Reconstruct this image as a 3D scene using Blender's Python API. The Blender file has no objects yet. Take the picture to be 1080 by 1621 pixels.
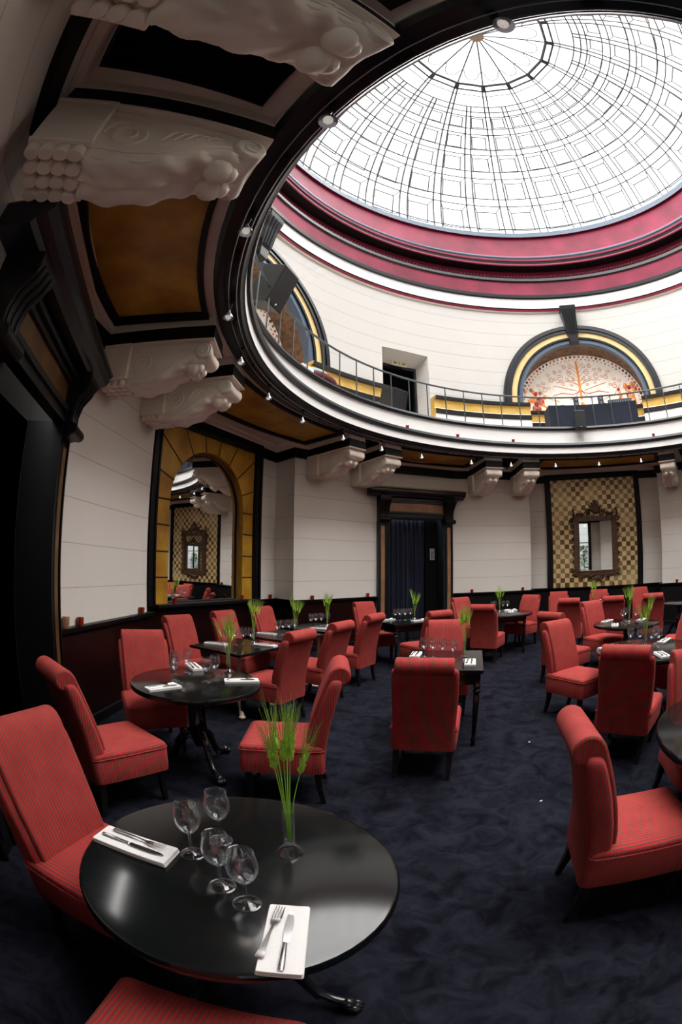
import bpy, bmesh, math, random
from mathutils import Vector, Matrix
random.seed(7)
PI = math.pi
SC = bpy.context.scene
COL = SC.collection
def R(d): return math.radians(d)

# ------------------------------------------------------------------ camera, sky, exposure
EYE = 1.65
SKY, SUN_E, SPOT_W = 2.4, 27.0, 2.5
CX0, CY0 = 3.66, 4.2326
cam = bpy.data.cameras.new('camera')
cam.type = 'PANO'
cam.sensor_fit = 'VERTICAL'
cam.sensor_height = 36.0
cam.sensor_width = 36.0 * 1080 / 1621
LENS = 712.875 / 1621 * 36.0
def pano(d):
    try:
        d.panorama_type = 'FISHEYE_EQUISOLID'; d.fisheye_lens = LENS; d.fisheye_fov = PI
    except Exception:
        pass
pano(cam)
try: pano(cam.cycles)
except Exception: pass
cam.clip_start = 0.01
cam_ob = bpy.data.objects.new('camera', cam)
COL.objects.link(cam_ob)
pitch, roll = 0.1237, 0.0047
fw = Vector((0, math.cos(pitch), math.sin(pitch)))
up0 = Vector((0, -math.sin(pitch), math.cos(pitch)))
rt = Vector((1, 0, 0)) * math.cos(roll) + up0 * math.sin(roll)
up = up0 * math.cos(roll) - Vector((1, 0, 0)) * math.sin(roll)
m = Matrix((rt, up, -fw)).transposed().to_4x4()
m.translation = Vector((0, 0, EYE))
cam_ob.matrix_world = m
SC.camera = cam_ob

world = bpy.data.worlds.new('overcast_sky')
SC.world = world
world.use_nodes = True
bg = world.node_tree.nodes['Background']
bg.inputs[0].default_value = (0.93, 0.96, 1.0, 1)
bg.inputs[1].default_value = SKY
sun = bpy.data.lights.new('hazy_sun', 'SUN'); sun.energy = SUN_E; sun.angle = R(118); sun.color = (1.0, 0.97, 0.93)
sun_ob = bpy.data.objects.new('hazy_sun', sun); COL.objects.link(sun_ob); sun_ob.location = (CX0, CY0, 30)
sun_ob.rotation_euler = (R(-5), R(-6), 0)
SC.view_settings.view_transform = 'Standard'
SC.view_settings.look = 'None'
SC.view_settings.gamma = 1
SC.view_settings.use_curve_mapping = False
SC.view_settings.exposure = 0.0
try:
    SC.cycles.use_denoising = True
    SC.cycles.max_bounces = 10
    SC.cycles.diffuse_bounces = 6
    SC.cycles.transparent_max_bounces = 24
    SC.cycles.caustics_refractive = False
    SC.cycles.caustics_reflective = False
    SC.cycles.sample_clamp_indirect = 8
except Exception:
    pass

# ------------------------------------------------------------------ materials
MATS = {}
def nt(name):
    m = bpy.data.materials.new(name); m.use_nodes = True
    t = m.node_tree; b = t.nodes['Principled BSDF']
    return m, t, b
def setp(b, **k):
    for n, v in k.items():
        n = n.replace('_', ' ')
        if n in b.inputs: b.inputs[n].default_value = v
def col(c): return (c[0], c[1], c[2], 1)
def plain(name, c, rough=0.6, var=0.0, scale=6.0, metal=0.0, bump=0.0, spec=0.5, sheen=0.0, coat=0.0, c2=None, detail=4.0):
    m, t, b = nt(name)
    setp(b, Base_Color=col(c), Roughness=rough, Metallic=metal, Specular_IOR_Level=spec, Sheen_Weight=sheen, Coat_Weight=coat)
    if var or c2 or bump:
        tc = t.nodes.new('ShaderNodeTexCoord')
        n = t.nodes.new('ShaderNodeTexNoise'); n.inputs['Scale'].default_value = scale; n.inputs['Detail'].default_value = detail
        t.links.new(tc.outputs['Object'], n.inputs['Vector'])
        if var or c2:
            r = t.nodes.new('ShaderNodeValToRGB')
            lo = c2 if c2 else [x * (1 - var) for x in c]
            hi = c if c2 else [min(1, x * (1 + var)) for x in c]
            r.color_ramp.elements[0].position = 0.32; r.color_ramp.elements[1].position = 0.68
            r.color_ramp.elements[0].color = col(lo); r.color_ramp.elements[1].color = col(hi)
            t.links.new(n.outputs['Fac'], r.inputs['Fac']); t.links.new(r.outputs['Color'], b.inputs['Base Color'])
        if bump:
            bp = t.nodes.new('ShaderNodeBump'); bp.inputs['Strength'].default_value = bump; bp.inputs['Distance'].default_value = 0.02
            t.links.new(n.outputs['Fac'], bp.inputs['Height']); t.links.new(bp.outputs['Normal'], b.inputs['Normal'])
    MATS[name] = m
    return m
def math_node(t, op, a, bv=None, cv=None):
    n = t.nodes.new('ShaderNodeMath'); n.operation = op
    for i, v in enumerate((a, bv, cv)):
        if v is None: continue
        if isinstance(v, (int, float)): n.inputs[i].default_value = v
        else: t.links.new(v, n.inputs[i])
    return n.outputs[0]
def jointed(name, c, z0, dz, w=0.008, dark=0.62):
    """painted plaster with fine horizontal joints"""
    m, t, b = nt(name)
    setp(b, Roughness=0.75, Specular_IOR_Level=0.25)
    g = t.nodes.new('ShaderNodeNewGeometry')
    s = t.nodes.new('ShaderNodeSeparateXYZ'); t.links.new(g.outputs['Position'], s.inputs[0])
    f = math_node(t, 'MODULO', math_node(t, 'ADD', s.outputs['Z'], 10 * dz - z0), dz)
    k = math_node(t, 'LESS_THAN', f, w)
    n = t.nodes.new('ShaderNodeTexNoise'); n.inputs['Scale'].default_value = 1.3; n.inputs['Detail'].default_value = 5
    t.links.new(g.outputs['Position'], n.inputs['Vector'])
    r = t.nodes.new('ShaderNodeValToRGB')
    r.color_ramp.elements[0].color = col([x * 0.93 for x in c]); r.color_ramp.elements[1].color = col(c)
    t.links.new(n.outputs['Fac'], r.inputs['Fac'])
    mx = t.nodes.new('ShaderNodeMix'); mx.data_type = 'RGBA'
    t.links.new(k, mx.inputs[0]); t.links.new(r.outputs['Color'], mx.inputs[6]); mx.inputs[7].default_value = col([x * dark for x in c])
    t.links.new(mx.outputs[2], b.inputs['Base Color'])
    bp = t.nodes.new('ShaderNodeBump'); bp.inputs['Strength'].default_value = 0.6; bp.inputs['Distance'].default_value = 0.01; bp.invert = True
    t.links.new(k, bp.inputs['Height']); t.links.new(bp.outputs['Normal'], b.inputs['Normal'])
    MATS[name] = m
def striped(name, c1, c2, period=0.013):
    """ribbed velvet: stripes run along the seat and up the back, across x, and across y on the sides"""
    m, t, b = nt(name)
    setp(b, Roughness=0.8, Sheen_Weight=0.06, Sheen_Roughness=0.4, Specular_IOR_Level=0.15)
    if 'Sheen Tint' in b.inputs: b.inputs['Sheen Tint'].default_value = (1, 0.45, 0.45, 1)
    tc = t.nodes.new('ShaderNodeTexCoord')
    so = t.nodes.new('ShaderNodeSeparateXYZ'); t.links.new(tc.outputs['Object'], so.inputs[0])
    sn = t.nodes.new('ShaderNodeSeparateXYZ'); t.links.new(tc.outputs['Normal'], sn.inputs[0])
    side = math_node(t, 'GREATER_THAN', math_node(t, 'ABSOLUTE', sn.outputs['X']), 0.75)
    a = math_node(t, 'MULTIPLY', so.outputs['Y'], side)
    bb = math_node(t, 'MULTIPLY', so.outputs['X'], math_node(t, 'SUBTRACT', 1.0, side))
    v = math_node(t, 'MULTIPLY', math_node(t, 'ADD', a, bb), 2 * PI / period)
    w = math_node(t, 'MULTIPLY_ADD', math_node(t, 'SINE', v), 0.5, 0.5)
    r = t.nodes.new('ShaderNodeValToRGB')
    r.color_ramp.elements[0].position = 0.35; r.color_ramp.elements[1].position = 0.6
    r.color_ramp.elements[0].color = col(c1); r.color_ramp.elements[1].color = col(c2)
    t.links.new(w, r.inputs['Fac'])
    n = t.nodes.new('ShaderNodeTexNoise'); n.inputs['Scale'].default_value = 9; t.links.new(tc.outputs['Object'], n.inputs['Vector'])
    hv = t.nodes.new('ShaderNodeHueSaturation'); t.links.new(r.outputs['Color'], hv.inputs['Color'])
    t.links.new(math_node(t, 'MULTIPLY_ADD', n.outputs['Fac'], 0.5, 0.75), hv.inputs['Value'])
    t.links.new(hv.outputs['Color'], b.inputs['Base Color'])
    bp = t.nodes.new('ShaderNodeBump'); bp.inputs['Strength'].default_value = 0.35; bp.inputs['Distance'].default_value = 0.004
    t.links.new(w, bp.inputs['Height']); t.links.new(bp.outputs['Normal'], b.inputs['Normal'])
    MATS[name] = m
def carpet(name):
    m, t, b = nt(name)
    setp(b, Roughness=1.0, Specular_IOR_Level=0.05)
    g = t.nodes.new('ShaderNodeNewGeometry')
    n = t.nodes.new('ShaderNodeTexNoise'); n.inputs['Scale'].default_value = 5.5; n.inputs['Detail'].default_value = 8; n.inputs['Roughness'].default_value = 0.66
    n.inputs['Distortion'].default_value = 1.0
    t.links.new(g.outputs['Position'], n.inputs['Vector'])
    r = t.nodes.new('ShaderNodeValToRGB')
    r.color_ramp.elements[0].position = 0.36; r.color_ramp.elements[1].position = 0.62
    r.color_ramp.elements[0].color = (0.0038, 0.0038, 0.0068, 1); r.color_ramp.elements[1].color = (0.0150, 0.0156, 0.0240, 1)
    t.links.new(n.outputs['Fac'], r.inputs['Fac']); t.links.new(r.outputs['Color'], b.inputs['Base Color'])
    n2 = t.nodes.new('ShaderNodeTexNoise'); n2.inputs['Scale'].default_value = 320
    t.links.new(g.outputs['Position'], n2.inputs['Vector'])
    bp = t.nodes.new('ShaderNodeBump'); bp.inputs['Strength'].default_value = 0.3; bp.inputs['Distance'].default_value = 0.01
    t.links.new(n2.outputs['Fac'], bp.inputs['Height']); t.links.new(bp.outputs['Normal'], b.inputs['Normal'])
    MATS[name] = m
def checker(name, c1, c2, sx, sz):
    """gold leaf tiles, two tones, worn"""
    m, t, b = nt(name)
    setp(b, Roughness=0.45, Metallic=0.25)
    tc = t.nodes.new('ShaderNodeTexCoord')
    s = t.nodes.new('ShaderNodeSeparateXYZ'); t.links.new(tc.outputs['Object'], s.inputs[0])
    fx = math_node(t, 'FLOOR', math_node(t, 'MULTIPLY', s.outputs['X'], 1 / sx))
    fz = math_node(t, 'FLOOR', math_node(t, 'MULTIPLY', s.outputs['Z'], 1 / sz))
    k = math_node(t, 'ABSOLUTE', math_node(t, 'MODULO', math_node(t, 'ADD', fx, fz), 2.0))
    n = t.nodes.new('ShaderNodeTexNoise'); n.inputs['Scale'].default_value = 1.6; n.inputs['Detail'].default_value = 5
    t.links.new(tc.outputs['Object'], n.inputs['Vector'])
    cb = t.nodes.new('ShaderNodeCombineXYZ'); t.links.new(fx, cb.inputs[0]); t.links.new(fz, cb.inputs[1])
    wn = t.nodes.new('ShaderNodeTexWhiteNoise'); t.links.new(cb.outputs[0], wn.inputs['Vector'])
    wear = math_node(t, 'MULTIPLY', math_node(t, 'MULTIPLY_ADD', n.outputs['Fac'], -2.2, 1.95), math_node(t, 'MULTIPLY_ADD', wn.outputs['Value'], 0.5, 0.7))
    wear.node.use_clamp = True
    kk = math_node(t, 'MULTIPLY', k, wear)
    mx = t.nodes.new('ShaderNodeMix'); mx.data_type = 'RGBA'
    t.links.new(kk, mx.inputs[0]); mx.inputs[6].default_value = col(c1); mx.inputs[7].default_value = col(c2)
    t.links.new(mx.outputs[2], b.inputs['Base Color'])
    MATS[name] = m
def glass(name):
    """thin clear glass: see-through face on, mirror-like and with pale glints painted in towards its edges"""
    m, t, b = nt(name); t.nodes.remove(b)
    lw = t.nodes.new('ShaderNodeLayerWeight'); lw.inputs['Blend'].default_value = 0.35
    tr = t.nodes.new('ShaderNodeBsdfTransparent'); tr.inputs[0].default_value = (0.96, 0.97, 0.98, 1)
    gl = t.nodes.new('ShaderNodeBsdfGlossy'); gl.inputs['Roughness'].default_value = 0.04
    di = t.nodes.new('ShaderNodeBsdfTranslucent'); di.inputs[0].default_value = (0.85, 0.9, 1.0, 1)
    df = t.nodes.new('ShaderNodeBsdfDiffuse'); df.inputs[0].default_value = (0.8, 0.86, 0.95, 1)
    ml = t.nodes.new('ShaderNodeMixShader'); ml.inputs[0].default_value = 0.5; t.links.new(di.outputs[0], ml.inputs[1]); t.links.new(df.outputs[0], ml.inputs[2])
    f2 = math_node(t, 'POWER', lw.outputs['Facing'], 3.0)
    m1 = t.nodes.new('ShaderNodeMixShader'); t.links.new(math_node(t, 'MULTIPLY_ADD', f2, 0.42, 0.004), m1.inputs[0]); t.links.new(tr.outputs[0], m1.inputs[1]); t.links.new(ml.outputs[0], m1.inputs[2])  # pale edge mix stands in for bright reflections
    m2 = t.nodes.new('ShaderNodeMixShader'); t.links.new(math_node(t, 'MULTIPLY_ADD', math_node(t, 'POWER', lw.outputs['Facing'], 2.0), 0.80, 0.08), m2.inputs[0]); t.links.new(m1.outputs[0], m2.inputs[1]); t.links.new(gl.outputs[0], m2.inputs[2])
    t.links.new(m2.outputs[0], t.nodes['Material Output'].inputs[0])
    MATS[name] = m
def pane(name, a=0.08, tint=(1, 1, 1)):
    m, t, b = nt(name)
    t.nodes.remove(b)
    tr = t.nodes.new('ShaderNodeBsdfTransparent'); tr.inputs[0].default_value = col(tint)
    gl = t.nodes.new('ShaderNodeBsdfGlossy'); gl.inputs['Roughness'].default_value = 0.05
    mx = t.nodes.new('ShaderNodeMixShader'); mx.inputs[0].default_value = a
    t.links.new(tr.outputs[0], mx.inputs[1]); t.links.new(gl.outputs[0], mx.inputs[2])
    t.links.new(mx.outputs[0], t.nodes['Material Output'].inputs[0])
    MATS[name] = m
def mirror_mat(name):
    m, t, b = nt(name)
    setp(b, Base_Color=(0.86, 0.87, 0.86, 1), Metallic=1.0, Roughness=0.01)
    MATS[name] = m
def emit(name, c, s):
    m, t, b = nt(name)
    setp(b, Base_Color=col(c), Emission_Color=col(c), Emission_Strength=s)
    MATS[name] = m

CREAM = (0.80, 0.73, 0.64)
jointed('wall_paint', (0.74, 0.705, 0.655), 0.97, 0.41)
jointed('upper_wall_paint', (0.545, 0.538, 0.515), 6.16, 0.392, 0.014, 0.72)
plain('plaster', CREAM, 0.7, 0.05, 3)
plain('ceiling_paint', (0.80, 0.71, 0.63), 0.7, 0.04, 2)
plain('white_paint', (0.74, 0.74, 0.735), 0.6)
plain('black_paint', (0.0032, 0.0032, 0.004), 0.45, spec=0.25)
plain('black_blue_paint', (0.008, 0.011, 0.014), 0.3, spec=0.45)
plain('blue_grey_paint', (0.06, 0.10, 0.16), 0.35)
plain('dark_red_paint', (0.010, 0.0022, 0.002), 0.3, spec=0.4)
plain('crimson_paint', (0.19, 0.014, 0.040), 0.6, 0.3, 1.2, spec=0.25)
plain('deep_crimson_paint', (0.10, 0.004, 0.016), 0.6, spec=0.2)
plain('rose_paint', (0.30, 0.045, 0.085), 0.6, spec=0.3)
plain('gold_leaf', (0.66, 0.37, 0.035), 0.42, c2=(0.36, 0.17, 0.014), scale=2.6, metal=0.0, detail=9)
plain('dark_gilt', (0.16, 0.08, 0.015), 0.4, c2=(0.07, 0.035, 0.008), scale=4)
plain('gold_band', (0.58, 0.38, 0.085), 0.4, 0.15, 4)
plain('pale_gold', (0.68, 0.50, 0.21), 0.4, 0.08, 4)
plain('terracotta_leaf', (0.34, 0.16, 0.09), 0.45, c2=(0.20, 0.11, 0.045), scale=4)
plain('joint_brown', (0.10, 0.045, 0.012), 0.6)
plain('carved_wood', (0.085, 0.036, 0.016), 0.42, 0.4, 14, coat=0.15)
plain('black_lacquer', (0.0045, 0.0055, 0.006), 0.14, spec=0.5)
plain('black_wood', (0.008, 0.007, 0.007), 0.32)
plain('cast_iron', (0.010, 0.011, 0.012), 0.25, coat=0.3)
plain('cream_iron', (0.55, 0.47, 0.35), 0.5, 0.15, 12)
plain('napkin_cloth', (0.72, 0.70, 0.695), 0.85, bump=0.15, scale=60)
plain('steel', (0.62, 0.62, 0.63), 0.16, metal=1.0)
plain('speaker_plastic', (0.012, 0.014, 0.016), 0.5)
plain('speaker_grille', (0.005, 0.006, 0.008), 0.6)
plain('navy_cloth', (0.007, 0.011, 0.024), 0.9, 0.3, 3)
plain('curtain_cloth', (0.006, 0.009, 0.026), 0.9, 0.3, 3)
plain('void_black', (0.002, 0.002, 0.002), 0.9, spec=0.1)
plain('lead', (0.035, 0.04, 0.035), 0.6)
plain('heavy_lead', (0.03, 0.03, 0.025), 0.6)
plain('hub_bronze', (0.32, 0.24, 0.13), 0.5)
plain('rail_metal', (0.035, 0.05, 0.055), 0.4)
plain('track_metal', (0.42, 0.42, 0.44), 0.3, metal=0.8)
plain('wheat_green', (0.34, 0.58, 0.045), 0.55, 0.25, 40)
plain('wheat_stem', (0.24, 0.48, 0.04), 0.5)
plain('awn_green', (0.30, 0.46, 0.07), 0.6)
plain('leaf_green', (0.06, 0.20, 0.03), 0.5, 0.4, 6)
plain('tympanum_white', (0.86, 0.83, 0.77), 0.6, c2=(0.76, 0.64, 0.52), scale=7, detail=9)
def glow(n, k):  # emission standing in for daylight behind the lunettes
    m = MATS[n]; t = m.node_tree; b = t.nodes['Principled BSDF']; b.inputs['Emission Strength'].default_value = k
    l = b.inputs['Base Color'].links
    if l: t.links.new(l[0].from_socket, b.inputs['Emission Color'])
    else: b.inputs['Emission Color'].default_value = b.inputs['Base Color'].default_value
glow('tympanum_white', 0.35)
plain('mosaic_brown', (0.22, 0.12, 0.06), 0.6, c2=(0.06, 0.035, 0.02), scale=9, detail=6)
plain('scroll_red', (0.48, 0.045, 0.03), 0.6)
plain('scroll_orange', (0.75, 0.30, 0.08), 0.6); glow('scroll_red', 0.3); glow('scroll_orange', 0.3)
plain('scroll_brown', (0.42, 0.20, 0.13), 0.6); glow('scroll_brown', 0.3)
plain('mosaic_green', (0.26, 0.24, 0.12), 0.6)
plain('door_panel_brown', (0.045, 0.022, 0.016), 0.4)
plain('pale_stone', (0.7, 0.68, 0.64), 0.8)
plain('sign_grey', (0.30, 0.30, 0.32), 0.5)
plain('sign_cream', (0.55, 0.50, 0.36), 0.5)
plain('sign_green', (0.02, 0.16, 0.05), 0.5)
plain('paper_white', (0.8, 0.8, 0.8), 0.8)
plain('blanket_blue', (0.25, 0.42, 0.48), 0.9)
plain('blanket_red', (0.10, 0.015, 0.02), 0.9)
plain('yellow_plastic', (0.6, 0.5, 0.2), 0.5)
plain('red_glass', (0.48, 0.05, 0.012), 0.12, coat=0.5, c2=(0.20, 0.010, 0.003), scale=18)
plain('grey_label', (0.12, 0.14, 0.2), 0.5)
striped('striped_velvet', (0.45, 0.022, 0.042), (0.19, 0.064, 0.034), 0.0165)
carpet('navy_carpet')
checker('gold_checker', (0.74, 0.57, 0.29), (0.12, 0.055, 0.018), 0.1225, 0.1225)
glass('clear_glass')
pane('window_glass', 0.06, (0.72, 0.74, 0.76))
pane('dome_glass', 0.05)
mirror_mat('mirror')
emit("lamp_glow", (1.0, 0.93, 0.85), 0.35)
plain('lamp_glass', (0.45, 0.45, 0.48), 0.12, metal=0.7)

# ------------------------------------------------------------------ mesh building helpers
class MB:
    def __init__(self): self.v = []; self.f = []; self.mi = []; self.mats = []; self.cur = 0; self.sm = []; self.smooth = False
    def mat(self, n):
        if n not in self.mats: self.mats.append(n)
        self.cur = self.mats.index(n); return self
    def add(self, vs, fs):
        o = len(self.v); self.v += [tuple(p) for p in vs]
        for f in fs:
            self.f.append(tuple(i + o for i in f)); self.mi.append(self.cur); self.sm.append(self.smooth)
    def box(self, c, s, rz=0, M=None):
        x, y, z = [k / 2 for k in s]
        vs = [Vector((a * x, b * y, d * z)) for d in (-1, 1) for b in (-1, 1) for a in (-1, 1)]
        rot = Matrix.Rotation(rz, 3, 'Z')
        vs = [rot @ v + Vector(c) for v in vs]
        if M: vs = [M(v) for v in vs]
        self.add(vs, [(0, 2, 3, 1), (4, 5, 7, 6), (0, 1, 5, 4), (2, 6, 7, 3), (0, 4, 6, 2), (1, 3, 7, 5)])
    def quad(self, a, b, c, d): self.add([a, b, c, d], [(0, 1, 2, 3)])
    def loft(self, rings, cap0=True, cap1=True, closed=True):
        n = len(rings[0]); vs = [p for r in rings for p in r]; fs = []
        for i in range(len(rings) - 1):
            for j in range(n if closed else n - 1):
                k = (j + 1) % n
                fs.append((i * n + j, i * n + k, (i + 1) * n + k, (i + 1) * n + j))
        if cap0 and closed: fs.append(tuple(reversed(range(n))))
        if cap1 and closed: fs.append(tuple((len(rings) - 1) * n + j for j in range(n)))
        self.add(vs, fs)
    def lathe(self, prof, n=16, c=(0, 0, 0), axis=None, cap0=True, cap1=True, M=None):
        rings = []
        for r, z in prof:
            rings.append([Vector((r * math.cos(2 * PI * k / n), r * math.sin(2 * PI * k / n), z)) for k in range(n)])
        if axis is not None:
            q = Vector((0, 0, 1)).rotation_difference(Vector(axis).normalized()).to_matrix()
            rings = [[q @ p for p in r] for r in rings]
        rings = [[p + Vector(c) for p in r] for r in rings]
        if M: rings = [[M(p) for p in r] for r in rings]
        self.loft(rings, cap0, cap1)
    def tube(self, path, r, n=6, closed=False, flat=None):
        P = [Vector(p) for p in path]; N = len(P)
        rad = r if isinstance(r, (list, tuple)) else [r] * N
        rings = []; prev = None
        for i in range(N):
            if closed: t = P[(i + 1) % N] - P[i - 1]
            else: t = P[min(i + 1, N - 1)] - P[max(i - 1, 0)]
            if t.length < 1e-9: t = Vector((0, 0, 1))
            t.normalize()
            if prev is None:
                a = Vector((0, 0, 1)) if abs(t.z) < 0.9 else Vector((1, 0, 0))
                u = t.cross(a).normalized()
            else:
                u = (prev - t * prev.dot(t)); u = u.normalized() if u.length > 1e-6 else t.orthogonal().normalized()
            prev = u; w = t.cross(u)
            rings.append([P[i] + (u * math.cos(2 * PI * k / n) + w * math.sin(2 * PI * k / n)) * rad[i] for k in range(n)])
        if closed:
            rings.append(rings[0]); self.loft(rings, False, False)
        else: self.loft(rings)
    def sphere(self, c, r, n=10, s=(1, 1, 1), M=None):
        prof = [(max(1e-4, math.sin(PI * i / (n // 2 + 1))) * 1.0, -math.cos(PI * i / (n // 2 + 1))) for i in range(n // 2 + 2)]
        rings = [[Vector((c[0] + r * s[0] * q * math.cos(2 * PI * k / n), c[1] + r * s[1] * q * math.sin(2 * PI * k / n), c[2] + r * s[2] * z)) for k in range(n)] for q, z in prof]
        if M: rings = [[M(p) for p in g] for g in rings]
        self.loft(rings)
    def extrude(self, poly, lo, hi, M):
        """poly: 2D list; M(a, b, w) -> 3D, w from lo to hi"""
        A = [M(a, b, lo) for a, b in poly]; B = [M(a, b, hi) for a, b in poly]
        self.loft([A, B])
    def build(self, name, mat=None, parent=None, smooth=None, bevel=0.0, loc=None):
        me = bpy.data.meshes.new(name)
        me.from_pydata([tuple(p) for p in self.v], [], self.f)
        if self.mats:
            for n in self.mats: me.materials.append(MATS[n])
            me.polygons.foreach_set('material_index', self.mi)
        else: me.materials.append(MATS[mat])
        bm = bmesh.new(); bm.from_mesh(me)
        bmesh.ops.recalc_face_normals(bm, faces=bm.faces)
        bm.to_mesh(me); bm.free()
        if smooth is not None:
            me.polygons.foreach_set('use_smooth', [True] * len(me.polygons))
            try: me.set_sharp_from_angle(angle=R(smooth))
            except Exception: pass
        o = bpy.data.objects.new(name, me); COL.objects.link(o)
        if loc is not None: o.location = loc
        if parent: o.parent = parent
        if bevel:
            md = o.modifiers.new('bevel', 'BEVEL'); md.width = bevel; md.segments = 2; md.limit_method = 'ANGLE'; md.angle_limit = R(40)
        return o
def tag(o, label=None, cat=None, group=None, kind=None):
    if label: o['label'] = label
    if cat: o['category'] = cat
    if group: o['group'] = group
    if kind: o['kind'] = kind
    return o
def empty(name, loc=(0, 0, 0), rz=0.0):
    o = bpy.data.objects.new(name, None); COL.objects.link(o); o.location = loc; o.rotation_euler = (0, 0, rz); o.empty_display_size = 0.1
    return o
def kids(o): return [c for c in bpy.data.objects if c.parent == o]
CH = {}
def index_children():
    CH.clear()
    for o in bpy.data.objects:
        if o.parent: CH.setdefault(o.parent.name, []).append(o)
def dup(o, loc=None, rz=None, label=None, parent=None):
    c = o.copy(); COL.objects.link(c)
    if loc is not None: c.location = loc
    if rz is not None: c.rotation_euler = (0, 0, rz)
    if label: c['label'] = label
    if parent: c.parent = parent
    for k in CH.get(o.name, []): dup(k, parent=c)
    return c
def struct(mb, name, mat=None, parent=None, **k):
    o = mb.build(name, mat, parent, **k)
    if not parent: o['kind'] = 'structure'
    return o

# ------------------------------------------------------------------ room plan
CX, CY = 3.66, 4.2326          # the axis of the dome
def pol(phi, r, z=0.0):        # phi clockwise from +y, degrees
    a = R(phi); return Vector((CX + r * math.sin(a), CY + r * math.cos(a), z))
def loc(phi, u, d, z):         # u to the right along the wall, d outwards
    a = R(phi)
    return Vector((CX + d * math.sin(a) + u * math.cos(a), CY + d * math.cos(a) - u * math.sin(a), z))
DOORS = [-19, 71, 161, -109]
PB = -18.2                      # door axis as the gallery keeps it
D0, D1 = 6.1, 6.5
plan = []                       # interior wall line, clockwise
for k in range(4):
    pd = -19 + 90 * k; pp = pd + 19.7; pm = pd + 45; pn = pd + 90 - 19.7
    plan += [(pd - 9.85, D0 / math.cos(R(9.85))), (pd + 9.85, D0 / math.cos(R(9.85)))]
    plan += [(pp + 8.75, D0 / math.cos(R(8.75)))]
    hw = 1.98; rr = math.hypot(hw, D1); aa = math.degrees(math.atan2(hw, D1))
    plan += [(pm - aa, rr), (pm + aa, rr), (pn - 8.75, D0 / math.cos(R(8.75)))]
# the pier beside the viewer stands a little farther out
NEAR = 6.23
def meet(p0, d0, p1, d1):
    a0, a1 = R(p0), R(p1); det = math.sin(a0) * math.cos(a1) - math.cos(a0) * math.sin(a1)
    x = (d0 * math.cos(a1) - d1 * math.cos(a0)) / det; y = (math.sin(a0) * d1 - math.sin(a1) * d0) / det
    return (math.degrees(math.atan2(x, y)), math.hypot(x, y))
plan[17] = (-128.7 - 8.75, NEAR / math.cos(R(8.75))); plan[18] = meet(-128.7, NEAR, -109, D0)
PLAN = [pol(p, r) for p, r in plan]
NP = len(PLAN)
def rev(mb, prof, a0=0.0, a1=360.0, n=None, mats=None):
    """strips of a profile (r, z) swept about the dome axis; one material per strip"""
    full = abs(a1 - a0 - 360) < 1e-6
    n = n or max(2, int(abs(a1 - a0) / 2.25))
    for i in range(len(prof) - 1):
        if mats: 
            if mats[i] is None: continue
            mb.mat(mats[i])
        (r0, z0), (r1, z1) = prof[i], prof[i + 1]
        A = [pol(a0 + (a1 - a0) * k / n, r0, z0) for k in range(n + 1)]
        B = [pol(a0 + (a1 - a0) * k / n, r1, z1) for k in range(n + 1)]
        mb.add(A + B, [(k, k + 1, n + 2 + k, n + 1 + k) for k in range(n)])
def sector(mb, a0, a1, r0, r1, z0, z1, n=None):
    """a solid annular block"""
    n = n or max(1, int(abs(a1 - a0) / 2.0) + 1)
    rings = []
    for k in range(n + 1):
        a = a0 + (a1 - a0) * k / n
        rings.append([pol(a, r0, z0), pol(a, r1, z0), pol(a, r1, z1), pol(a, r0, z1)])
    mb.loft(rings)
def offset_line(pts, d, closed=False):
    c = Vector((CX, CY, 0)); n = len(pts); out = []
    segs = []
    rng = range(n if closed else n - 1)
    for i in rng:
        a, b = pts[i], pts[(i + 1) % n]; t = (b - a).normalized(); nn = Vector((t.y, -t.x, 0))
        if nn.dot(c - a) < 0 and abs((c - (a + b) / 2).normalized().dot(t)) < 0.93: nn = -nn
        elif abs((c - (a + b) / 2).normalized().dot(t)) >= 0.93:
            nn = Vector((t.y, -t.x, 0))
        segs.append((a, t, nn))
    for i in range(n):
        if closed: s0, s1 = segs[i - 1], segs[i]
        else: s0, s1 = segs[max(0, i - 1)], segs[min(len(segs) - 1, i)]
        n0, n1 = s0[2], s1[2]
        bis = n0 + n1
        if bis.length < 1e-6: out.append(pts[i] + n0 * d); continue
        bis.normalize(); out.append(pts[i] + bis * (d / max(0.3, bis.dot(n0))))
    return out
def sweep(mb, pts, prof, closed=False, mats=None):
    lines = [[Vector((p.x, p.y, z)) for p in offset_line(pts, d, closed)] for d, z in prof]
    n = len(pts)
    for i in range(len(prof) - 1):
        if mats: mb.mat(mats[i])
        A, B = lines[i], lines[i + 1]
        mb.add(A + B, [(k, (k + 1) % n, n + (k + 1) % n, n + k) for k in range(n if closed else n - 1)])
    if not closed:
        for e in (0, -1):
            if len(prof) > 2: mb.add([l[e] for l in lines], [tuple(range(len(prof)))])

SOF = 4.04                      # gallery soffit height
WIN_BAY = -154

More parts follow.
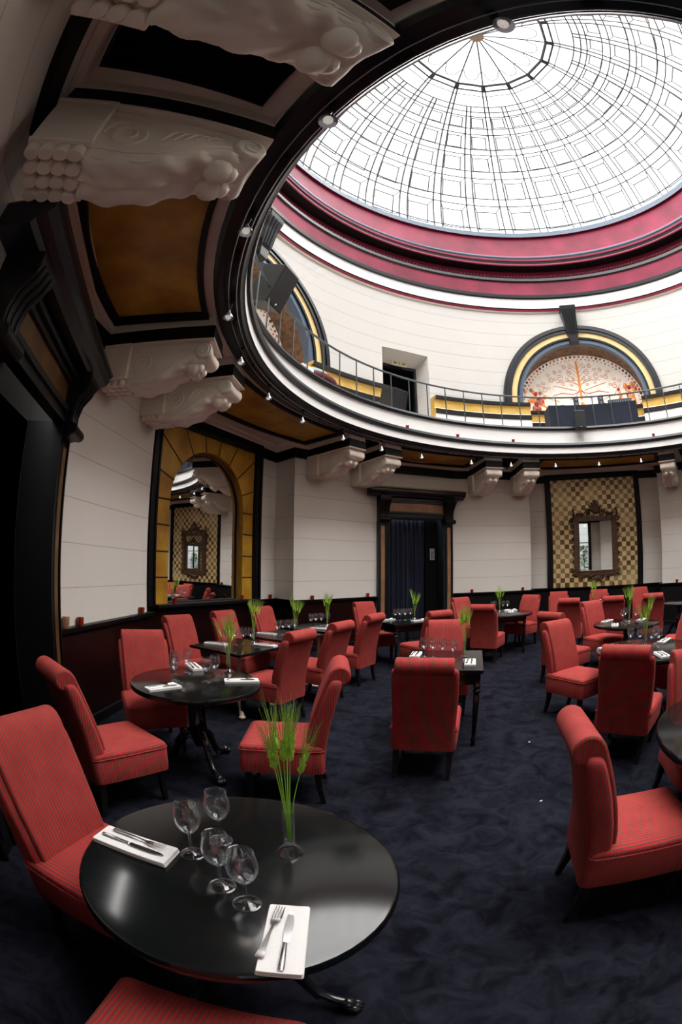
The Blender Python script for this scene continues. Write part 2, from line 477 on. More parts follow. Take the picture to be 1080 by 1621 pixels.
# ------------------------------------------------------------------ floor and lower walls
b = MB(); b.lathe([(9.0, -0.1), (9.0, 0.0)], 64, (CX, CY, 0)); struct(b, 'floor', 'navy_carpet')
side_names = {0: 'front', 1: 'right', 2: 'back', 3: 'left'}
for k in range(4):
    b = MB(); P = PLAN[k * 6:k * 6 + 6] + [PLAN[(k * 6 + 6) % NP]]
    for i in range(6):
        a, c = P[i], P[i + 1]
        op = None
        if i == 0: op = (0.72, 0.0, 2.745)                     # door opening
        if i == 3 and (-19 + 90 * k + 45) % 360 == WIN_BAY % 360: op = (1.15, 0.0, 3.75)
        if i == 3 and (-19 + 90 * k + 45) % 360 == -64 % 360: op = (0.97, 1.0, 3.53)
        t = (c - a).normalized(); mid = (a + c) / 2; L = (c - a).length
        def q(s0, s1, z0, z1):
            p0 = a + t * s0; p1 = a + t * s1
            b.quad(Vector((p0.x, p0.y, z0)), Vector((p1.x, p1.y, z0)), Vector((p1.x, p1.y, z1)), Vector((p0.x, p0.y, z1)))
        if op:
            h = (Vector((CX, CY, 0)) - a).dot(t)
            q(0, h - op[0], 0, SOF + 0.1); q(h + op[0], L, 0, SOF + 0.1); q(h - op[0], h + op[0], op[2], SOF + 0.1)
            if op[1] > 0: q(h - op[0], h + op[0], 0, op[1])
        else: q(0, L, 0, SOF + 0.1)
    struct(b, 'wall_' + side_names[k], 'wall_paint')
# wainscot with its ledge, one run from door to door
n_tr = 0
def trim_name():
    global n_tr; n_tr += 1; return 'trim_%d' % n_tr
for k in range(4):
    pd = -19 + 90 * k
    st = loc(pd, 0.97, D0, 0); en = loc(pd + 90, -0.97, D0, 0)
    P = [st] + PLAN[k * 6 + 1:k * 6 + 6] + [PLAN[(k * 6 + 6) % NP], en]
    runs = [P]
    if (pd + 45) % 360 == WIN_BAY % 360:
        runs = [P[:4] + [loc(WIN_BAY, -1.38, D1, 0)], [loc(WIN_BAY, 1.38, D1, 0)] + P[4:]]
    for r_ in runs:
        b = MB()
        sweep(b, r_, [(0.045, 0.0), (0.045, 0.10), (0.03, 0.11), (0.03, 0.95), (0.075, 0.985), (0.085, 1.03), (0.0, 1.03)],
              mats=['black_paint'] * 2 + (['dark_red_paint'] if k == 3 else ['black_paint']) + ['black_paint'] * 3)
        struct(b, trim_name())
# crown: black band and stepped cream cornice round the whole room
b = MB(); sweep(b, PLAN, [(0.0, 3.75), (0.05, 3.75), (0.07, 3.93), (0.0, 3.93)], True); struct(b, trim_name(), 'black_paint')
b = MB(); sweep(b, PLAN, [(0.055, 3.93), (0.10, 3.95), (0.10, 3.985), (0.16, 4.0), (0.19, SOF)], True); struct(b, trim_name(), 'plaster')

# ------------------------------------------------------------------ gallery: soffit, panels, fascia
b = MB(); n = 240; A = []; B = []
def plan_r(phi):
    d = Vector((math.sin(R(phi)), math.cos(R(phi)), 0)); c = Vector((CX, CY, 0)); best = 9
    for i in range(NP):
        p, q_ = PLAN[i] - c, PLAN[(i + 1) % NP] - c
        e = q_ - p; det = d.x * (-e.y) + d.y * e.x
        if abs(det) < 1e-9: continue
        t = (p.x * (-e.y) + p.y * e.x) / det; s = (d.x * p.y - d.y * p.x) / det
        if t > 0 and -1e-6 <= s <= 1 + 1e-6: best = min(best, t)
    return best
for k in range(n):
    ph = 360 * k / n; A.append(pol(ph, 4.9, SOF)); B.append(pol(ph, plan_r(ph) + 0.03, SOF))
b.add(A + B, [(k, (k + 1) % n, n + (k + 1) % n, n + k) for k in range(n)])
ceiling = struct(b, 'ceiling', 'ceiling_paint')
def soffit_panel(a0, a1, r0, r1, mat, frame=0.085, deg=1.15):
    b = MB(); sector(b, a0, a1, r0, r1, SOF - 0.012, SOF - 0.004); b.build('ceiling_panel', mat, ceiling)
    b = MB()
    for (q0, q1, s0, s1) in ((a0 - deg, a1 + deg, r1, r1 + frame), (a0 - deg, a1 + deg, r0 - frame * 0.6, r0), (a0 - deg, a0, r0, r1), (a1, a1 + deg, r0, r1)):
        sector(b, q0, q1, s0, s1, SOF - 0.05, SOF - 0.002)
    b.build('panel_frame', 'black_paint', ceiling)
for k in range(4):
    c = PB + 90 * k
    soffit_panel(c - 10.7, c + 10.7, 5.04, 5.93, 'gold_leaf')
    soffit_panel(c + 45 - 15.8, c + 45 + 15.8, 5.04, 5.93, 'gold_leaf')
    for s in (19.7, -19.7):
        soffit_panel(c + s - 2.0, c + s + 2.0, 5.05, 6.0, 'void_black', 0.02, 0.2)
b = MB()
rev(b, [(4.90, SOF + 0.03), (4.90, 4.0), (4.86, 3.985), (4.80, 3.985), (4.80, 4.0), (4.66, 4.0), (4.64, 4.03), (4.62, 4.05)])
struct(b, trim_name(), 'black_blue_paint', smooth=25)
b = MB()
rev(b, [(4.62, 4.05), (4.62, 4.18), (4.585, 4.19), (4.57, 4.235), (4.585, 4.285), (4.62, 4.29), (4.78, 4.29), (4.78, 4.625), (4.73, 4.63), (4.715, 4.66), (4.73, 4.705), (4.84, 4.71), (5.95, 4.71)],
    mats=['white_paint'] + ['black_blue_paint'] * 5 + ['white_paint'] + ['black_blue_paint'] * 4 + ['ceiling_paint'])
struct(b, trim_name(), smooth=30)
# light track: two thin rails under the ring
b = MB()
for r_ in (4.69, 4.76):
    b.tube([pol(2.5 * k, r_, 3.965) for k in range(144)], 0.0045, 5, closed=True)
rail = b.build('lighting_track', 'track_metal')
b = MB(); b.box((0, 0, 0), (0.12, 0.03, 0.02)); b.box((0, 0, 0.02), (0.012, 0.012, 0.05)); clip0 = None
for k in range(28):
    a = -141 + 12.86 * k + 6.4
    if clip0 is None: clip0 = o = b.build('rail_clip', 'black_paint', rail)
    else: o = clip0.copy(); COL.objects.link(o); o.parent = rail
    o.location = pol(a, 4.725, 3.965); o.rotation_euler = (0, 0, -R(a))
tag(rail, 'twin rail lighting track running round under the gallery rim', 'lighting track')

# ------------------------------------------------------------------ scroll corbels
def make_corbel(phi, label):
    root = empty('scroll_corbel', pol(phi, 6.1, 3.3)); root.rotation_euler = (0, 0, -R(phi))
    # local frame: x along wall, y outwards, z up; origin at the wall face
    L = lambda s, r, z: Vector((s, r - 6.1, z - 3.3))
    b = MB()
    b.box(L(0, 5.945, 3.575), (0.43, 0.33, 0.36)); b.box(L(0, 5.945, 3.77), (0.45, 0.345, 0.03)); b.box(L(0, 5.945, 3.40), (0.445, 0.34, 0.02))
    b.build('block', 'plaster', root, bevel=0.006)
    b = MB()
    for i in range(4):
        for j in range(4):
            b.lathe([(0.040, 0.0), (0.046, -0.012), (0.046, -0.045), (0.038, -0.058)], 12, L(-0.156 + 0.104 * i, 5.835 + 0.078 * j, 3.395))
    b.build('bead_row', 'plaster', root, smooth=40)
    b = MB(); b.box(L(0, 5.50, 3.855), (0.42, 1.19, 0.145)); b.build('black_cap', 'black_paint', root, bevel=0.005)
    b = MB(); b.box(L(0, 5.50, 3.773), (0.43, 1.20, 0.022)); b.box(L(0, 5.51, 3.985), (0.40, 1.18, 0.11)); b.box(L(0, 5.51, 3.94), (0.43, 1.2, 0.02)); b.build('cap_moulding', 'plaster', root, bevel=0.004)
    # scroll body
    under = [(5.80, 3.40), (5.77, 3.355), (5.70, 3.335), (5.60, 3.335), (5.50, 3.355), (5.40, 3.395), (5.32, 3.445), (5.25, 3.495), (5.19, 3.53), (5.12, 3.555), (5.05, 3.57), (4.98, 3.60)]
    prof = [(5.80, 3.765), (4.985, 3.765), (4.95, 3.72), (4.955, 3.65)] + list(reversed(under))
    b = MB(); b.extrude(prof, -0.165, 0.165, lambda r, z, w: L(w, r, z)); b.build('scroll', 'plaster', root, bevel=0.012)
    # leaf laid along the belly: raised midrib, oblique veins, scalloped edges
    b = MB(); path = under[:]; dense = []
    for (r0, z0), (r1, z1) in zip(path, path[1:]):
        for t in (0, 0.34, 0.67): dense.append((r0 + (r1 - r0) * t, z0 + (z1 - z0) * t))
    dense.append(path[-1]); rings = []
    for i, (r, z) in enumerate(dense):
        a_, c_ = dense[max(0, i - 1)], dense[min(len(dense) - 1, i + 1)]
        t = Vector((c_[0] - a_[0], c_[1] - a_[1])).normalized(); nn = Vector((-t.y, t.x))
        if nn.y > 0: nn = -nn
        e = 0.172 + 0.012 * math.sin(i * 0.95); row = []
        for q in [k / 8 - 1 for k in range(17)]:
            h = 0.012 + 0.020 * math.exp(-(q / 0.10) ** 2) + 0.014 * (1 - abs(abs(q) - 0.55) / 0.45) + 0.007 * math.sin(i * 0.95 + 7 * abs(q))
            if abs(q) > 0.99: h = -0.02
            row.append(L(q * e, r + nn.x * h, z + nn.y * h))
        rings.append(row)
    b.loft(rings, closed=False)
    b.build('acanthus_leaf', 'plaster', root, smooth=70)
    b = MB()
    b.lathe([(0.0, -0.19), (0.075, -0.19), (0.085, -0.18), (0.078, -0.1), (0.066, -0.03), (0.066, 0.03), (0.078, 0.1), (0.085, 0.18), (0.075, 0.19), (0.0, 0.19)], 18, L(0, 5.0, 3.665), axis=(1, 0, 0))
    for s in (-0.07, 0.07): b.sphere(L(s, 5.115, 3.525), 0.078, 12, (1.0, 1.0, 1.0))
    for s in (-0.062, 0.062): b.sphere(L(s, 5.06, 3.53), 0.055, 10)
    b.build('front_roll', 'plaster', root, smooth=45)
    b = MB()
    for sd in (-1, 1):
        sp = lambda cr, cz, r0, turns, xx, rad: b.tube([L(sd * xx, cr + r0 * (1 - 0.85 * t / 30) * math.cos(t / 30 * turns * 2 * PI), cz + r0 * (1 - 0.85 * t / 30) * math.sin(t / 30 * turns * 2 * PI)) for t in range(31)], rad, 5)
        sp(5.64, 3.56, 0.125, 1.9, 0.166, 0.010); sp(5.0, 3.665, 0.066, 1.6, 0.191, 0.006)
        for i in range(5):
            r0 = 5.46 - 0.055 * i
            b.tube([L(sd * 0.166, r0, 3.56 + 0.02 * i), L(sd * 0.17, r0 - 0.04, 3.63 + 0.012 * i), L(sd * 0.166, r0 - 0.10, 3.68)], [0.006, 0.012, 0.004], 5)
        b.tube([L(sd * 0.166, 5.78, 3.42), L(sd * 0.168, 5.6, 3.405), L(sd * 0.168, 5.45, 3.44), L(sd * 0.168, 5.25, 3.57), L(sd * 0.166, 5.10, 3.64)], 0.010, 5)
    b.build('volute', 'plaster', root, smooth=50)
    tag(root, label, 'corbel', 'scroll corbels under the gallery')
CORB = [(-133.3, 'cream scroll corbel nearest overhead, cut by the top edge of the picture'), (-122.5, 'large cream scroll corbel overhead at left, right of the black ceiling panel'),
        (-93.9, 'cream scroll corbel beside the black doorway at left, between door and arched mirror'), (-83.3, 'cream scroll corbel touching the upper left corner of the arched mirror'),
        (-43.2, 'cream scroll corbel right of the arched mirror, on the outer edge of the white pier'), (-32.6, 'cream scroll corbel just above the left end of the far black door frame'),
        (-3.8, 'cream scroll corbel just above the right end of the far black door frame'), (6.8, 'cream scroll corbel left of the checkered gold panel'),
        (46.2, 'cream scroll corbel right of the checkered gold panel, at the right edge'), (57.0, 'cream scroll corbel beyond the right edge, next along from the checkered panel')]
for ph, lb in CORB: make_corbel(ph, lb)

# ------------------------------------------------------------------ doors
def make_door(n, phi, leafmat='terracotta_leaf'):
    root = empty('door_%d' % n, loc(phi, 0, D0, 0), -R(phi)); root['kind'] = 'structure'
    L = lambda u, d, z: Vector((u, d - D0, z))
    def bx(b, u0, u1, d0, d1, z0, z1): b.box(L((u0 + u1) / 2, (d0 + d1) / 2, (z0 + z1) / 2), (u1 - u0, d1 - d0, z1 - z0))
    for s in (-1, 1):
        b = MB(); bx(b, s * 0.83 - 0.125, s * 0.83 + 0.125, 6.02, 6.12, 0, 2.66)
        for q in (0.72, 0.76, 0.94): bx(b, s * q - 0.012, s * q + 0.012, 6.0, 6.05, 0, 2.64)
        bx(b, s * 0.705 - 0.02, s * 0.705 + 0.02, 6.0, 6.35, 0, 2.745)
        b.build('door_jamb', 'black_blue_paint' if n == 1 else 'black_paint', root)
        if n == 2 and s == -1: leaf_here = 'black_paint'  # inlay blackened on this jamb to stand for shade
        else: leaf_here = leafmat
        b = MB(); bx(b, s * 0.845 - 0.045, s * 0.845 + 0.045, 6.008, 6.03, 0.1, 2.56); b.build('jamb_inlay', leaf_here, root)
        # console bracket
        prof = [(6.1, 3.2), (5.84, 3.2), (5.82, 3.12), (5.85, 3.04), (5.92, 2.95), (5.95, 2.84), (5.95, 2.77), (5.92, 2.72), (5.90, 2.68), (5.93, 2.64), (5.99, 2.63), (6.1, 2.63)]
        b = MB(); b.extrude(prof, s * 0.83 - 0.115, s * 0.83 + 0.115, lambda r, z, w: L(w, r, z))
        for z, d, r_ in ((2.69, 5.93, 0.052), (3.13, 5.87, 0.05)): b.lathe([(r_, -0.14), (r_, 0.14)], 12, L(s * 0.83, d, z), axis=(1, 0, 0))
        for q in (-0.07, 0, 0.07): b.tube([L(s * 0.83 + q, r - 0.004, z) for r, z in prof[2:9]], 0.012, 5)
        b.build('console_bracket', 'black_paint', root, smooth=35)
    b = MB(); bx(b, -0.72, 0.72, 6.03, 6.12, 2.745, 2.88); bx(b, -0.72, 0.72, 6.0, 6.06, 2.84, 2.885); bx(b, -0.72, 0.72, 6.01, 6.06, 2.745, 2.78)
    bx(b, -0.72, 0.72, 6.0, 6.1, 3.085, 3.2); bx(b, -0.72, 0.72, 5.96, 6.06, 3.13, 3.17); b.build('architrave', 'black_blue_paint', root, bevel=0.006)
    b = MB(); bx(b, -0.715, 0.715, 6.035, 6.1, 2.88, 3.09); b.build('frieze_panel', leafmat, root)
    b = MB()
    prof = [(6.1, 3.2), (5.88, 3.2), (5.86, 3.235), (5.80, 3.26), (5.77, 3.30), (5.77, 3.335), (5.745, 3.35), (5.745, 3.375), (6.1, 3.375)]
    b.extrude(prof, -1.20, 1.20, lambda r, z, w: L(w, r, z)); b.build('cornice', 'black_blue_paint', root, smooth=20)
    b = MB(); bx(b, -1.19, 1.19, 5.76, 6.1, 3.375, 3.395); b.build('gilt_edge', 'gold_leaf', root)
    b = MB()                                                       # dark lobby beyond
    for q in ([(-1.4, 6.36), (-1.4, 8.0), (1.4, 8.0), (1.4, 6.36)],):
        for i in range(3): b.quad(L(*q[i], 0), L(*q[i + 1], 0), L(*q[i + 1], 3.0), L(*q[i], 3.0))
    b.quad(L(-1.4, 6.36, 3.0), L(1.4, 6.36, 3.0), L(1.4, 8, 3.0), L(-1.4, 8, 3.0))
    for s in (-1, 1): b.quad(L(s * 0.7, 6.36, 0), L(s * 1.4, 6.36, 0), L(s * 1.4, 6.36, 3.0), L(s * 0.7, 6.36, 3.0))
    b.quad(L(-0.72, 6.36, 2.74), L(0.72, 6.36, 2.74), L(0.72, 6.36, 3.0), L(-0.72, 6.36, 3.0))
    b.build('dark_lobby', 'void_black', root)
    return root
for i, ph in enumerate((-19, -109, 161, 71)): make_door(i + 1, ph, 'terracotta_leaf' if i == 0 else 'dark_gilt')
# curtain and side panel in the far door
b = MB(); N = 60
pts = []
for i in range(N + 1):
    u = -0.66 + 0.98 * i / N
    pts.append((u, 6.30 + 0.035 * math.sin(i * 0.9) + 0.02 * math.sin(i * 2.3)))
rings = [[loc(-19, u, d, z) for u, d in pts] + [loc(-19, u, d + 0.02, z) for u, d in reversed(pts)] for z in (0.015, 1.4, 2.73)]
b.loft(rings); tag(b.build('door_curtain', 'curtain_cloth', smooth=50), 'dark navy curtain hanging in the far black doorway', 'curtain')
b = MB(); b.box((0, 0, 0), (0.32, 0.05, 2.73), M=lambda v: loc(-19, 0.51 + v.x, 6.28 + v.y, 1.367 + v.z)); leaf = struct(b, 'door_5', 'void_black')
sg = empty('door_sign', loc(-19, 0.525, 6.245, 1.95), R(19))
b = MB(); b.box((0, 0, 0), (0.115, 0.012, 0.26)); b.build('plate', 'sign_grey', sg)
b = MB()
for z in (-0.075, 0.0, 0.075): b.tube([Vector((0.032 * math.cos(t * PI / 8), -0.009, z + 0.03 * math.sin(t * PI / 8))) for t in range(16)], 0.008, 5, closed=True)
b.box((0, -0.004, -0.205), (0.09, 0.01, 0.02)); b.build('ring_marks', 'void_black', sg)
tag(sg, 'small upright grey plate with three dark rings inside the far doorway', 'sign')

# ------------------------------------------------------------------ arched mirror, checkered panel, window bay
def frame_boxes(b, phi, hw, z0, z1, w, d0, d1):
    M = lambda v: loc(phi, v.x, v.y, v.z)
    for s in (-1, 1): b.box((s * (hw - w / 2), (d0 + d1) / 2, (z0 + z1) / 2), (w, d1 - d0, z1 - z0), M=M)
    b.box((0, (d0 + d1) / 2, z1 - w / 2), (2 * hw - 2 * w, d1 - d0, w), M=M)
def black_frame(parent, phi, hw, z0, z1, w):
    b = MB(); frame_boxes(b, phi, hw, z0, z1, w, 6.40, 6.52); frame_boxes(b, phi, hw - 0.03, z0, z1 - 0.03, 0.05, 6.37, 6.41); frame_boxes(b, phi, hw - w + 0.05, z0, z1 - w + 0.05, 0.035, 6.38, 6.41)
    o = b.build('black_frame', 'black_paint', None, bevel=0.008)
    o.parent = parent; o.matrix_parent_inverse = parent.matrix_world.inverted()
    return o
def to_parent(o, parent):
    o.parent = parent; o.matrix_parent_inverse = parent.matrix_world.inverted(); return o
bpy.context.view_layer.update()
ARCH = -64
am = empty('arched_wall_mirror', loc(ARCH, 0, D1, 1.03)); bpy.context.view_layer.update()
black_frame(am, ARCH, 1.385, 1.03, 3.96, 0.20)
# gold stone surround with arched opening
AR, AZ = 0.90, 2.60
def arch_pts(r, n=24): return [(r * math.cos(PI * i / n), AZ + r * math.sin(PI * i / n)) for i in range(n + 1)]
def surround(b, r, hw, zt, zb, d):
    inn = [(r, zb)] + arch_pts(r) + [(-r, zb)]
    out = []
    for (u, z) in inn:
        if z <= AZ: out.append((math.copysign(hw, u), z)); continue
        a = math.atan2(z - AZ, u); k = min(hw / max(1e-6, abs(math.cos(a))), (zt - AZ) / max(1e-6, math.sin(a)))
        out.append((k * math.cos(a), AZ + k * math.sin(a)))
    A = [loc(ARCH, u, d, z) for u, z in inn]; B = [loc(ARCH, u, d, z) for u, z in out]
    n = len(inn); b.add(A + B, [(k, k + 1, n + k + 1, n + k) for k in range(n - 1)])
    C = [loc(ARCH, u, d + 0.14, z) for u, z in inn]
    b.add(A + C, [(k, k + 1, n + k + 1, n + k) for k in range(n - 1)])
    c1, c2 = loc(ARCH, hw, d, zt), loc(ARCH, -hw, d, zt)
    for sgn in (1, -1):
        j = [i for i, (u, z) in enumerate(out) if abs(abs(u) - hw) < 1e-4 and z > AZ and u * sgn > 0]
        if j:
            i = max(j) if sgn > 0 else min(j); i2 = i + 1 if sgn > 0 else i - 1
            b.add([B[i], B[i2], loc(ARCH, sgn * hw, d, zt)], [(0, 1, 2)])
b = MB(); surround(b, AR, 1.19, 3.79, 1.05, 6.46); to_parent(b.build('gold_surround', 'gold_leaf'), am)
b = MB()
def jline(u0, z0, u1, z1, w=0.013):
    b.tube([loc(ARCH, u0, 6.458, z0), loc(ARCH, u1, 6.458, z1)], w, 4)
for s in (-1, 1):
    for z in (1.45, 1.83, 2.22, 2.60): jline(s * AR, z, s * 1.19, z)
for i in range(1, 9):
    a = PI * i / 9
    k = min(1.19 / max(1e-6, abs(math.cos(a))), 1.19 / math.sin(a))
    jline(AR * math.cos(a), AZ + AR * math.sin(a), k * math.cos(a), AZ + k * math.sin(a))
to_parent(b.build('stone_joints', 'joint_brown'), am)
b = MB(); b.tube([loc(ARCH, (AR - 0.03) * math.cos(PI * i / 24), 6.56, AZ + (AR - 0.03) * math.sin(PI * i / 24)) for i in range(25)], 0.022, 6)
for s in (-1, 1): b.tube([loc(ARCH, s * (AR - 0.03), 6.56, 1.06), loc(ARCH, s * (AR - 0.03), 6.56, AZ)], 0.022, 6)
to_parent(b.build('inner_moulding', 'joint_brown', smooth=50), am)
b = MB(); pl_ = [(AR, 1.05)] + arch_pts(AR) + [(-AR, 1.05)]
b.extrude(pl_, 6.585, 6.60, lambda u, z, w: loc(ARCH, u, w, z)); to_parent(b.build('mirror_glass', 'mirror'), am)
b = MB(); b.box((0, 0, 0), (2.4, 0.22, 0.05), M=lambda v: loc(ARCH, v.x, 6.43 + v.y, 1.035 + v.z)); to_parent(b.build('sill', 'black_paint', bevel=0.008), am)
tag(am, 'tall arched mirror in a gold stone surround with black frame, left wall', 'mirror')
# wall behind recess of the mirror is the bay wall: cut by depth, so put a niche back
CHK = 26
def checker_panel(phi, lb):
    root = empty('checkered_wall_panel', loc(phi, 0, D1, 1.03), -R(phi)); bpy.context.view_layer.update()
    black_frame(root, phi, 1.33, 1.03, 3.95, 0.155)
    b = MB(); b.box((0, -0.055, 1.40), (2.37, 0.02, 2.80)); b.build('gold_tiles', 'gold_checker', root)
    tag(root, lb, 'wall panel')
    m = empty('ornate_wall_mirror', loc(phi, 0, 6.43, 2.07), -R(phi))
    b = MB(); b.box((0, -0.02, 0), (0.91, 0.012, 1.27)); b.build('mirror_glass', 'mirror', m)
    b = MB()
    for s in (-1, 1):
        b.box((s * 0.525, -0.03, 0), (0.15, 0.05, 1.45)); b.box((0, -0.03, s * 0.69), (1.20, 0.05, 0.13))
        b.box((s * 0.465, -0.055, 0), (0.03, 0.03, 1.30)); b.box((0, -0.055, s * 0.64), (0.95, 0.03, 0.03))
    b.build('frame', 'carved_wood', m, bevel=0.008)
    b = MB()                                                       # pierced carving: crest, ears, drops
    def leaf(x, z, ang, l, w):
        pts = []; q = Matrix.Rotation(ang, 3, 'Y')
        path = [q @ Vector((0.25 * w * math.sin(t * 2.6), 0, l * t)) + Vector((x, -0.045, z)) for t in [i / 6 for i in range(7)]]
        b.tube(path, [w * 0.35, w * 0.5, w * 0.55, w * 0.48, w * 0.36, w * 0.22, w * 0.05], 6)
    def curl(x, z, r, s, turns=1.3, rad=0.016):
        b.tube([Vector((x + s * r * (1 - 0.7 * i / 16) * math.cos(i / 16 * turns * 2 * PI), -0.045, z + r * (1 - 0.7 * i / 16) * math.sin(i / 16 * turns * 2 * PI))) for i in range(17)], rad, 6)
    for k in range(-3, 4): leaf(0, 0.86, k * 0.42, 0.30 - 0.022 * abs(k), 0.085)
    b.sphere((0, -0.05, 0.90), 0.085, 10, (1, 0.6, 1.2)); b.sphere((0, -0.05, 1.12), 0.05, 8)
    for s in (-1, 1): curl(s * 0.20, 0.82, 0.09, s); curl(s * 0.36, 0.79, 0.06, -s); leaf(s * 0.16, 0.84, s * 0.9, 0.20, 0.06); leaf(s * 0.30, 0.78, s * 1.2, 0.15, 0.05); curl(s * 0.47, 0.79, 0.05, s)
    b.build('crest', 'carved_wood', m, smooth=60)
    for s in (-1, 1):
        b = MB(); leaf(s * 0.60, 0.72, 0, 0.21, 0.075); b.sphere((s * 0.60, -0.045, 0.92), 0.035, 8); curl(s * 0.63, 0.66, 0.07, s); curl(s * 0.64, 0.50, 0.06, -s)
        for z in (0.36, 0.18, -0.02, -0.20, -0.40): curl(s * 0.62, z, 0.045, s if int(z * 100) % 4 else -s, rad=0.013); leaf(s * 0.60, z - 0.05, s * 0.5, 0.10, 0.035)
        curl(s * 0.60, -0.64, 0.075, s); leaf(s * 0.56, -0.68, s * 2.2, 0.14, 0.06); b.build('side_carving', 'carved_wood', m, smooth=60)
    b = MB()
    for s in (-1, 1): curl(s * 0.15, -0.82, 0.07, s); leaf(s * 0.06, -0.80, s * 2.5, 0.16, 0.06); curl(s * 0.34, -0.77, 0.04, -s)
    leaf(0, -0.78, PI, 0.18, 0.09)
    b.build('apron_carving', 'carved_wood', m, smooth=60)
    return m
mm = checker_panel(26, 'gold checkerboard wall panel in a black frame, facing the viewer')
tag(mm, 'dark carved wood mirror with a leafy crest on the gold checkerboard panel', 'mirror')
mm = checker_panel(116, 'gold checkerboard wall panel on the right hand wall, outside the picture')
tag(mm, 'dark carved wood mirror on the right hand wall, outside the picture', 'mirror')
# window behind the viewer
b = MB(); M_ = lambda v: loc(WIN_BAY, v.x, v.y, v.z)
for s in (-1, 1): b.box((s * 1.2, 6.45, 1.92), (0.16, 0.2, 3.84), M=M_)
b.box((0, 6.45, 3.80), (2.5, 0.2, 0.16), M=M_); b.box((0, 6.5, 1.9), (0.06, 0.08, 3.7), M=M_); b.box((0, 6.5, 2.7), (2.3, 0.06, 0.05), M=M_); b.box((0, 6.5, 0.05), (2.4, 0.12, 0.1), M=M_)
win = struct(b, 'window_2', 'black_paint')
b = MB(); b.box((0, 6.5, 1.9), (2.3, 0.012, 3.7), M=M_); b.build('window_glass', 'window_glass', win)
b = MB(); b.box((0, 10.2, -0.07), (9, 7.0, 0.12), M=M_); struct(b, 'terrace', 'pale_stone')
b = MB(); b.box((0, 11.6, 3.6), (16, 0.3, 7.6), M=M_); struct(b, 'wall_sky_block', 'upper_wall_paint')  # unseen wall added to cut the sky light reaching the rear window
b = MB(); b.box((0, 7.6, 3.95), (4.2, 2.0, 0.06), M=M_); struct(b, 'slab_sky_block', 'black_paint')  # unseen slab added above the rear window to block sky light
for j, (u, d) in enumerate(((1.0, 7.6), (0.35, 8.0), (-1.0, 7.9))):
    sh = empty('potted_shrub', loc(WIN_BAY, u, d, 0)); b = MB()
    b.lathe([(0.14, 0.0), (0.18, 0.42), (0.20, 0.44)], 14); b.build('pot', 'terracotta_leaf', sh)
    b = MB(); b.tube([(0, 0, 0.4), (0.03, 0, 1.1), (-0.02, 0.02, 1.9), (0, 0, 2.5)], [0.025, 0.02, 0.014, 0.008], 6); b.build('stem', 'joint_brown', sh)
    b = MB()
    for i in range(260):
        a = random.random() * 2 * PI; z = 0.7 + 1.9 * random.random(); r = 0.36 * math.sqrt(random.random()) * (1.1 - 0.25 * (z - 0.7))
        c = Vector((r * math.cos(a), r * math.sin(a), z)); d1 = Vector((random.uniform(-1, 1), random.uniform(-1, 1), random.uniform(-.6, .6))).normalized(); d2 = d1.orthogonal().normalized()
        l = random.uniform(0.07, 0.13)
        b.add([c - d1 * l, c + d2 * l * 0.4, c + d1 * l, c - d2 * l * 0.4], [(0, 1, 2, 3)])
    tag(b.build('foliage', 'leaf_green', sh), kind='stuff')
    tag(sh, ['leafy potted shrub outside the rear window, at its left', 'leafy potted shrub outside the rear window, in the middle', 'leafy potted shrub outside the rear window, at its right'][j], 'plant')

# ------------------------------------------------------------------ upper rotunda
RW = 5.9
LUN = [-64, 26.1, 116, -154]
DW0, DW1, DWZ = -27.4, -15.1, 6.77
Z0U, Z1U = 4.70, 8.47
LZ, LR = 5.70, 2.24            # lunette spring and outer radius (measured along the wall)
b = MB()
def uw(s, z, c, r=RW): return pol(c + math.degrees(s / RW), r, z)
HW = RW * R(24.0)
for c in LUN:                   # wall round each lunette
    inn = [(-LR, Z0U), ] + [(-LR * math.cos(PI * i / 40), LZ + LR * math.sin(PI * i / 40)) for i in range(41)] + [(LR, Z0U)]
    out = []
    for s, z in inn:
        if z <= LZ + 1e-6: out.append((math.copysign(HW, s), z)); continue
        a = math.atan2(z - LZ, s); k = min(HW / max(1e-6, abs(math.cos(a))), (Z1U - LZ) / math.sin(a)); out.append((k * math.cos(a), LZ + k * math.sin(a)))
    n = len(inn); V = [uw(s, z, c) for s, z in inn]
    for q in (0.5, 1.0): V += [uw(s + (s2 - s) * q, z + (z2 - z) * q, c) for (s, z), (s2, z2) in zip(inn, out)]
    b.add(V, [(k + j * n, k + 1 + j * n, n * (j + 1) + k + 1, n * (j + 1) + k) for j in range(2) for k in range(n - 1)])
    for sg_ in (1, -1):
        jj = [i for i, (s, z) in enumerate(out) if abs(abs(s) - HW) < 1e-4 and z > LZ + 1e-3 and s * sg_ > 0]
        i = min(jj) if sg_ > 0 else max(jj); i2 = i - 1 if sg_ > 0 else i + 1
        b.add([uw(*out[i], c), uw(*out[i2], c), uw(sg_ * HW, Z1U, c)], [(0, 1, 2)])
for i, c in enumerate(LUN):
    a0 = c + 24.0; a1 = LUN[0] - 24.0 + 360 * 0 if False else c + 66.0
def wall_arc(a0, a1, z0, z1): rev(b, [(RW, z0), (RW, z1)], a0, a1)
gaps = [(-40.0, 2.1), (50.1, 92.0), (140.0, 182.0), (230.0, 272.0)]
wall_arc(-40.0, DW0, Z0U, Z1U); wall_arc(DW1, 2.1, Z0U, Z1U); wall_arc(DW0, DW1, DWZ, Z1U)
for a0, a1 in gaps[1:]: wall_arc(a0, a1, Z0U, Z1U)
struct(b, 'wall_upper', 'upper_wall_paint')
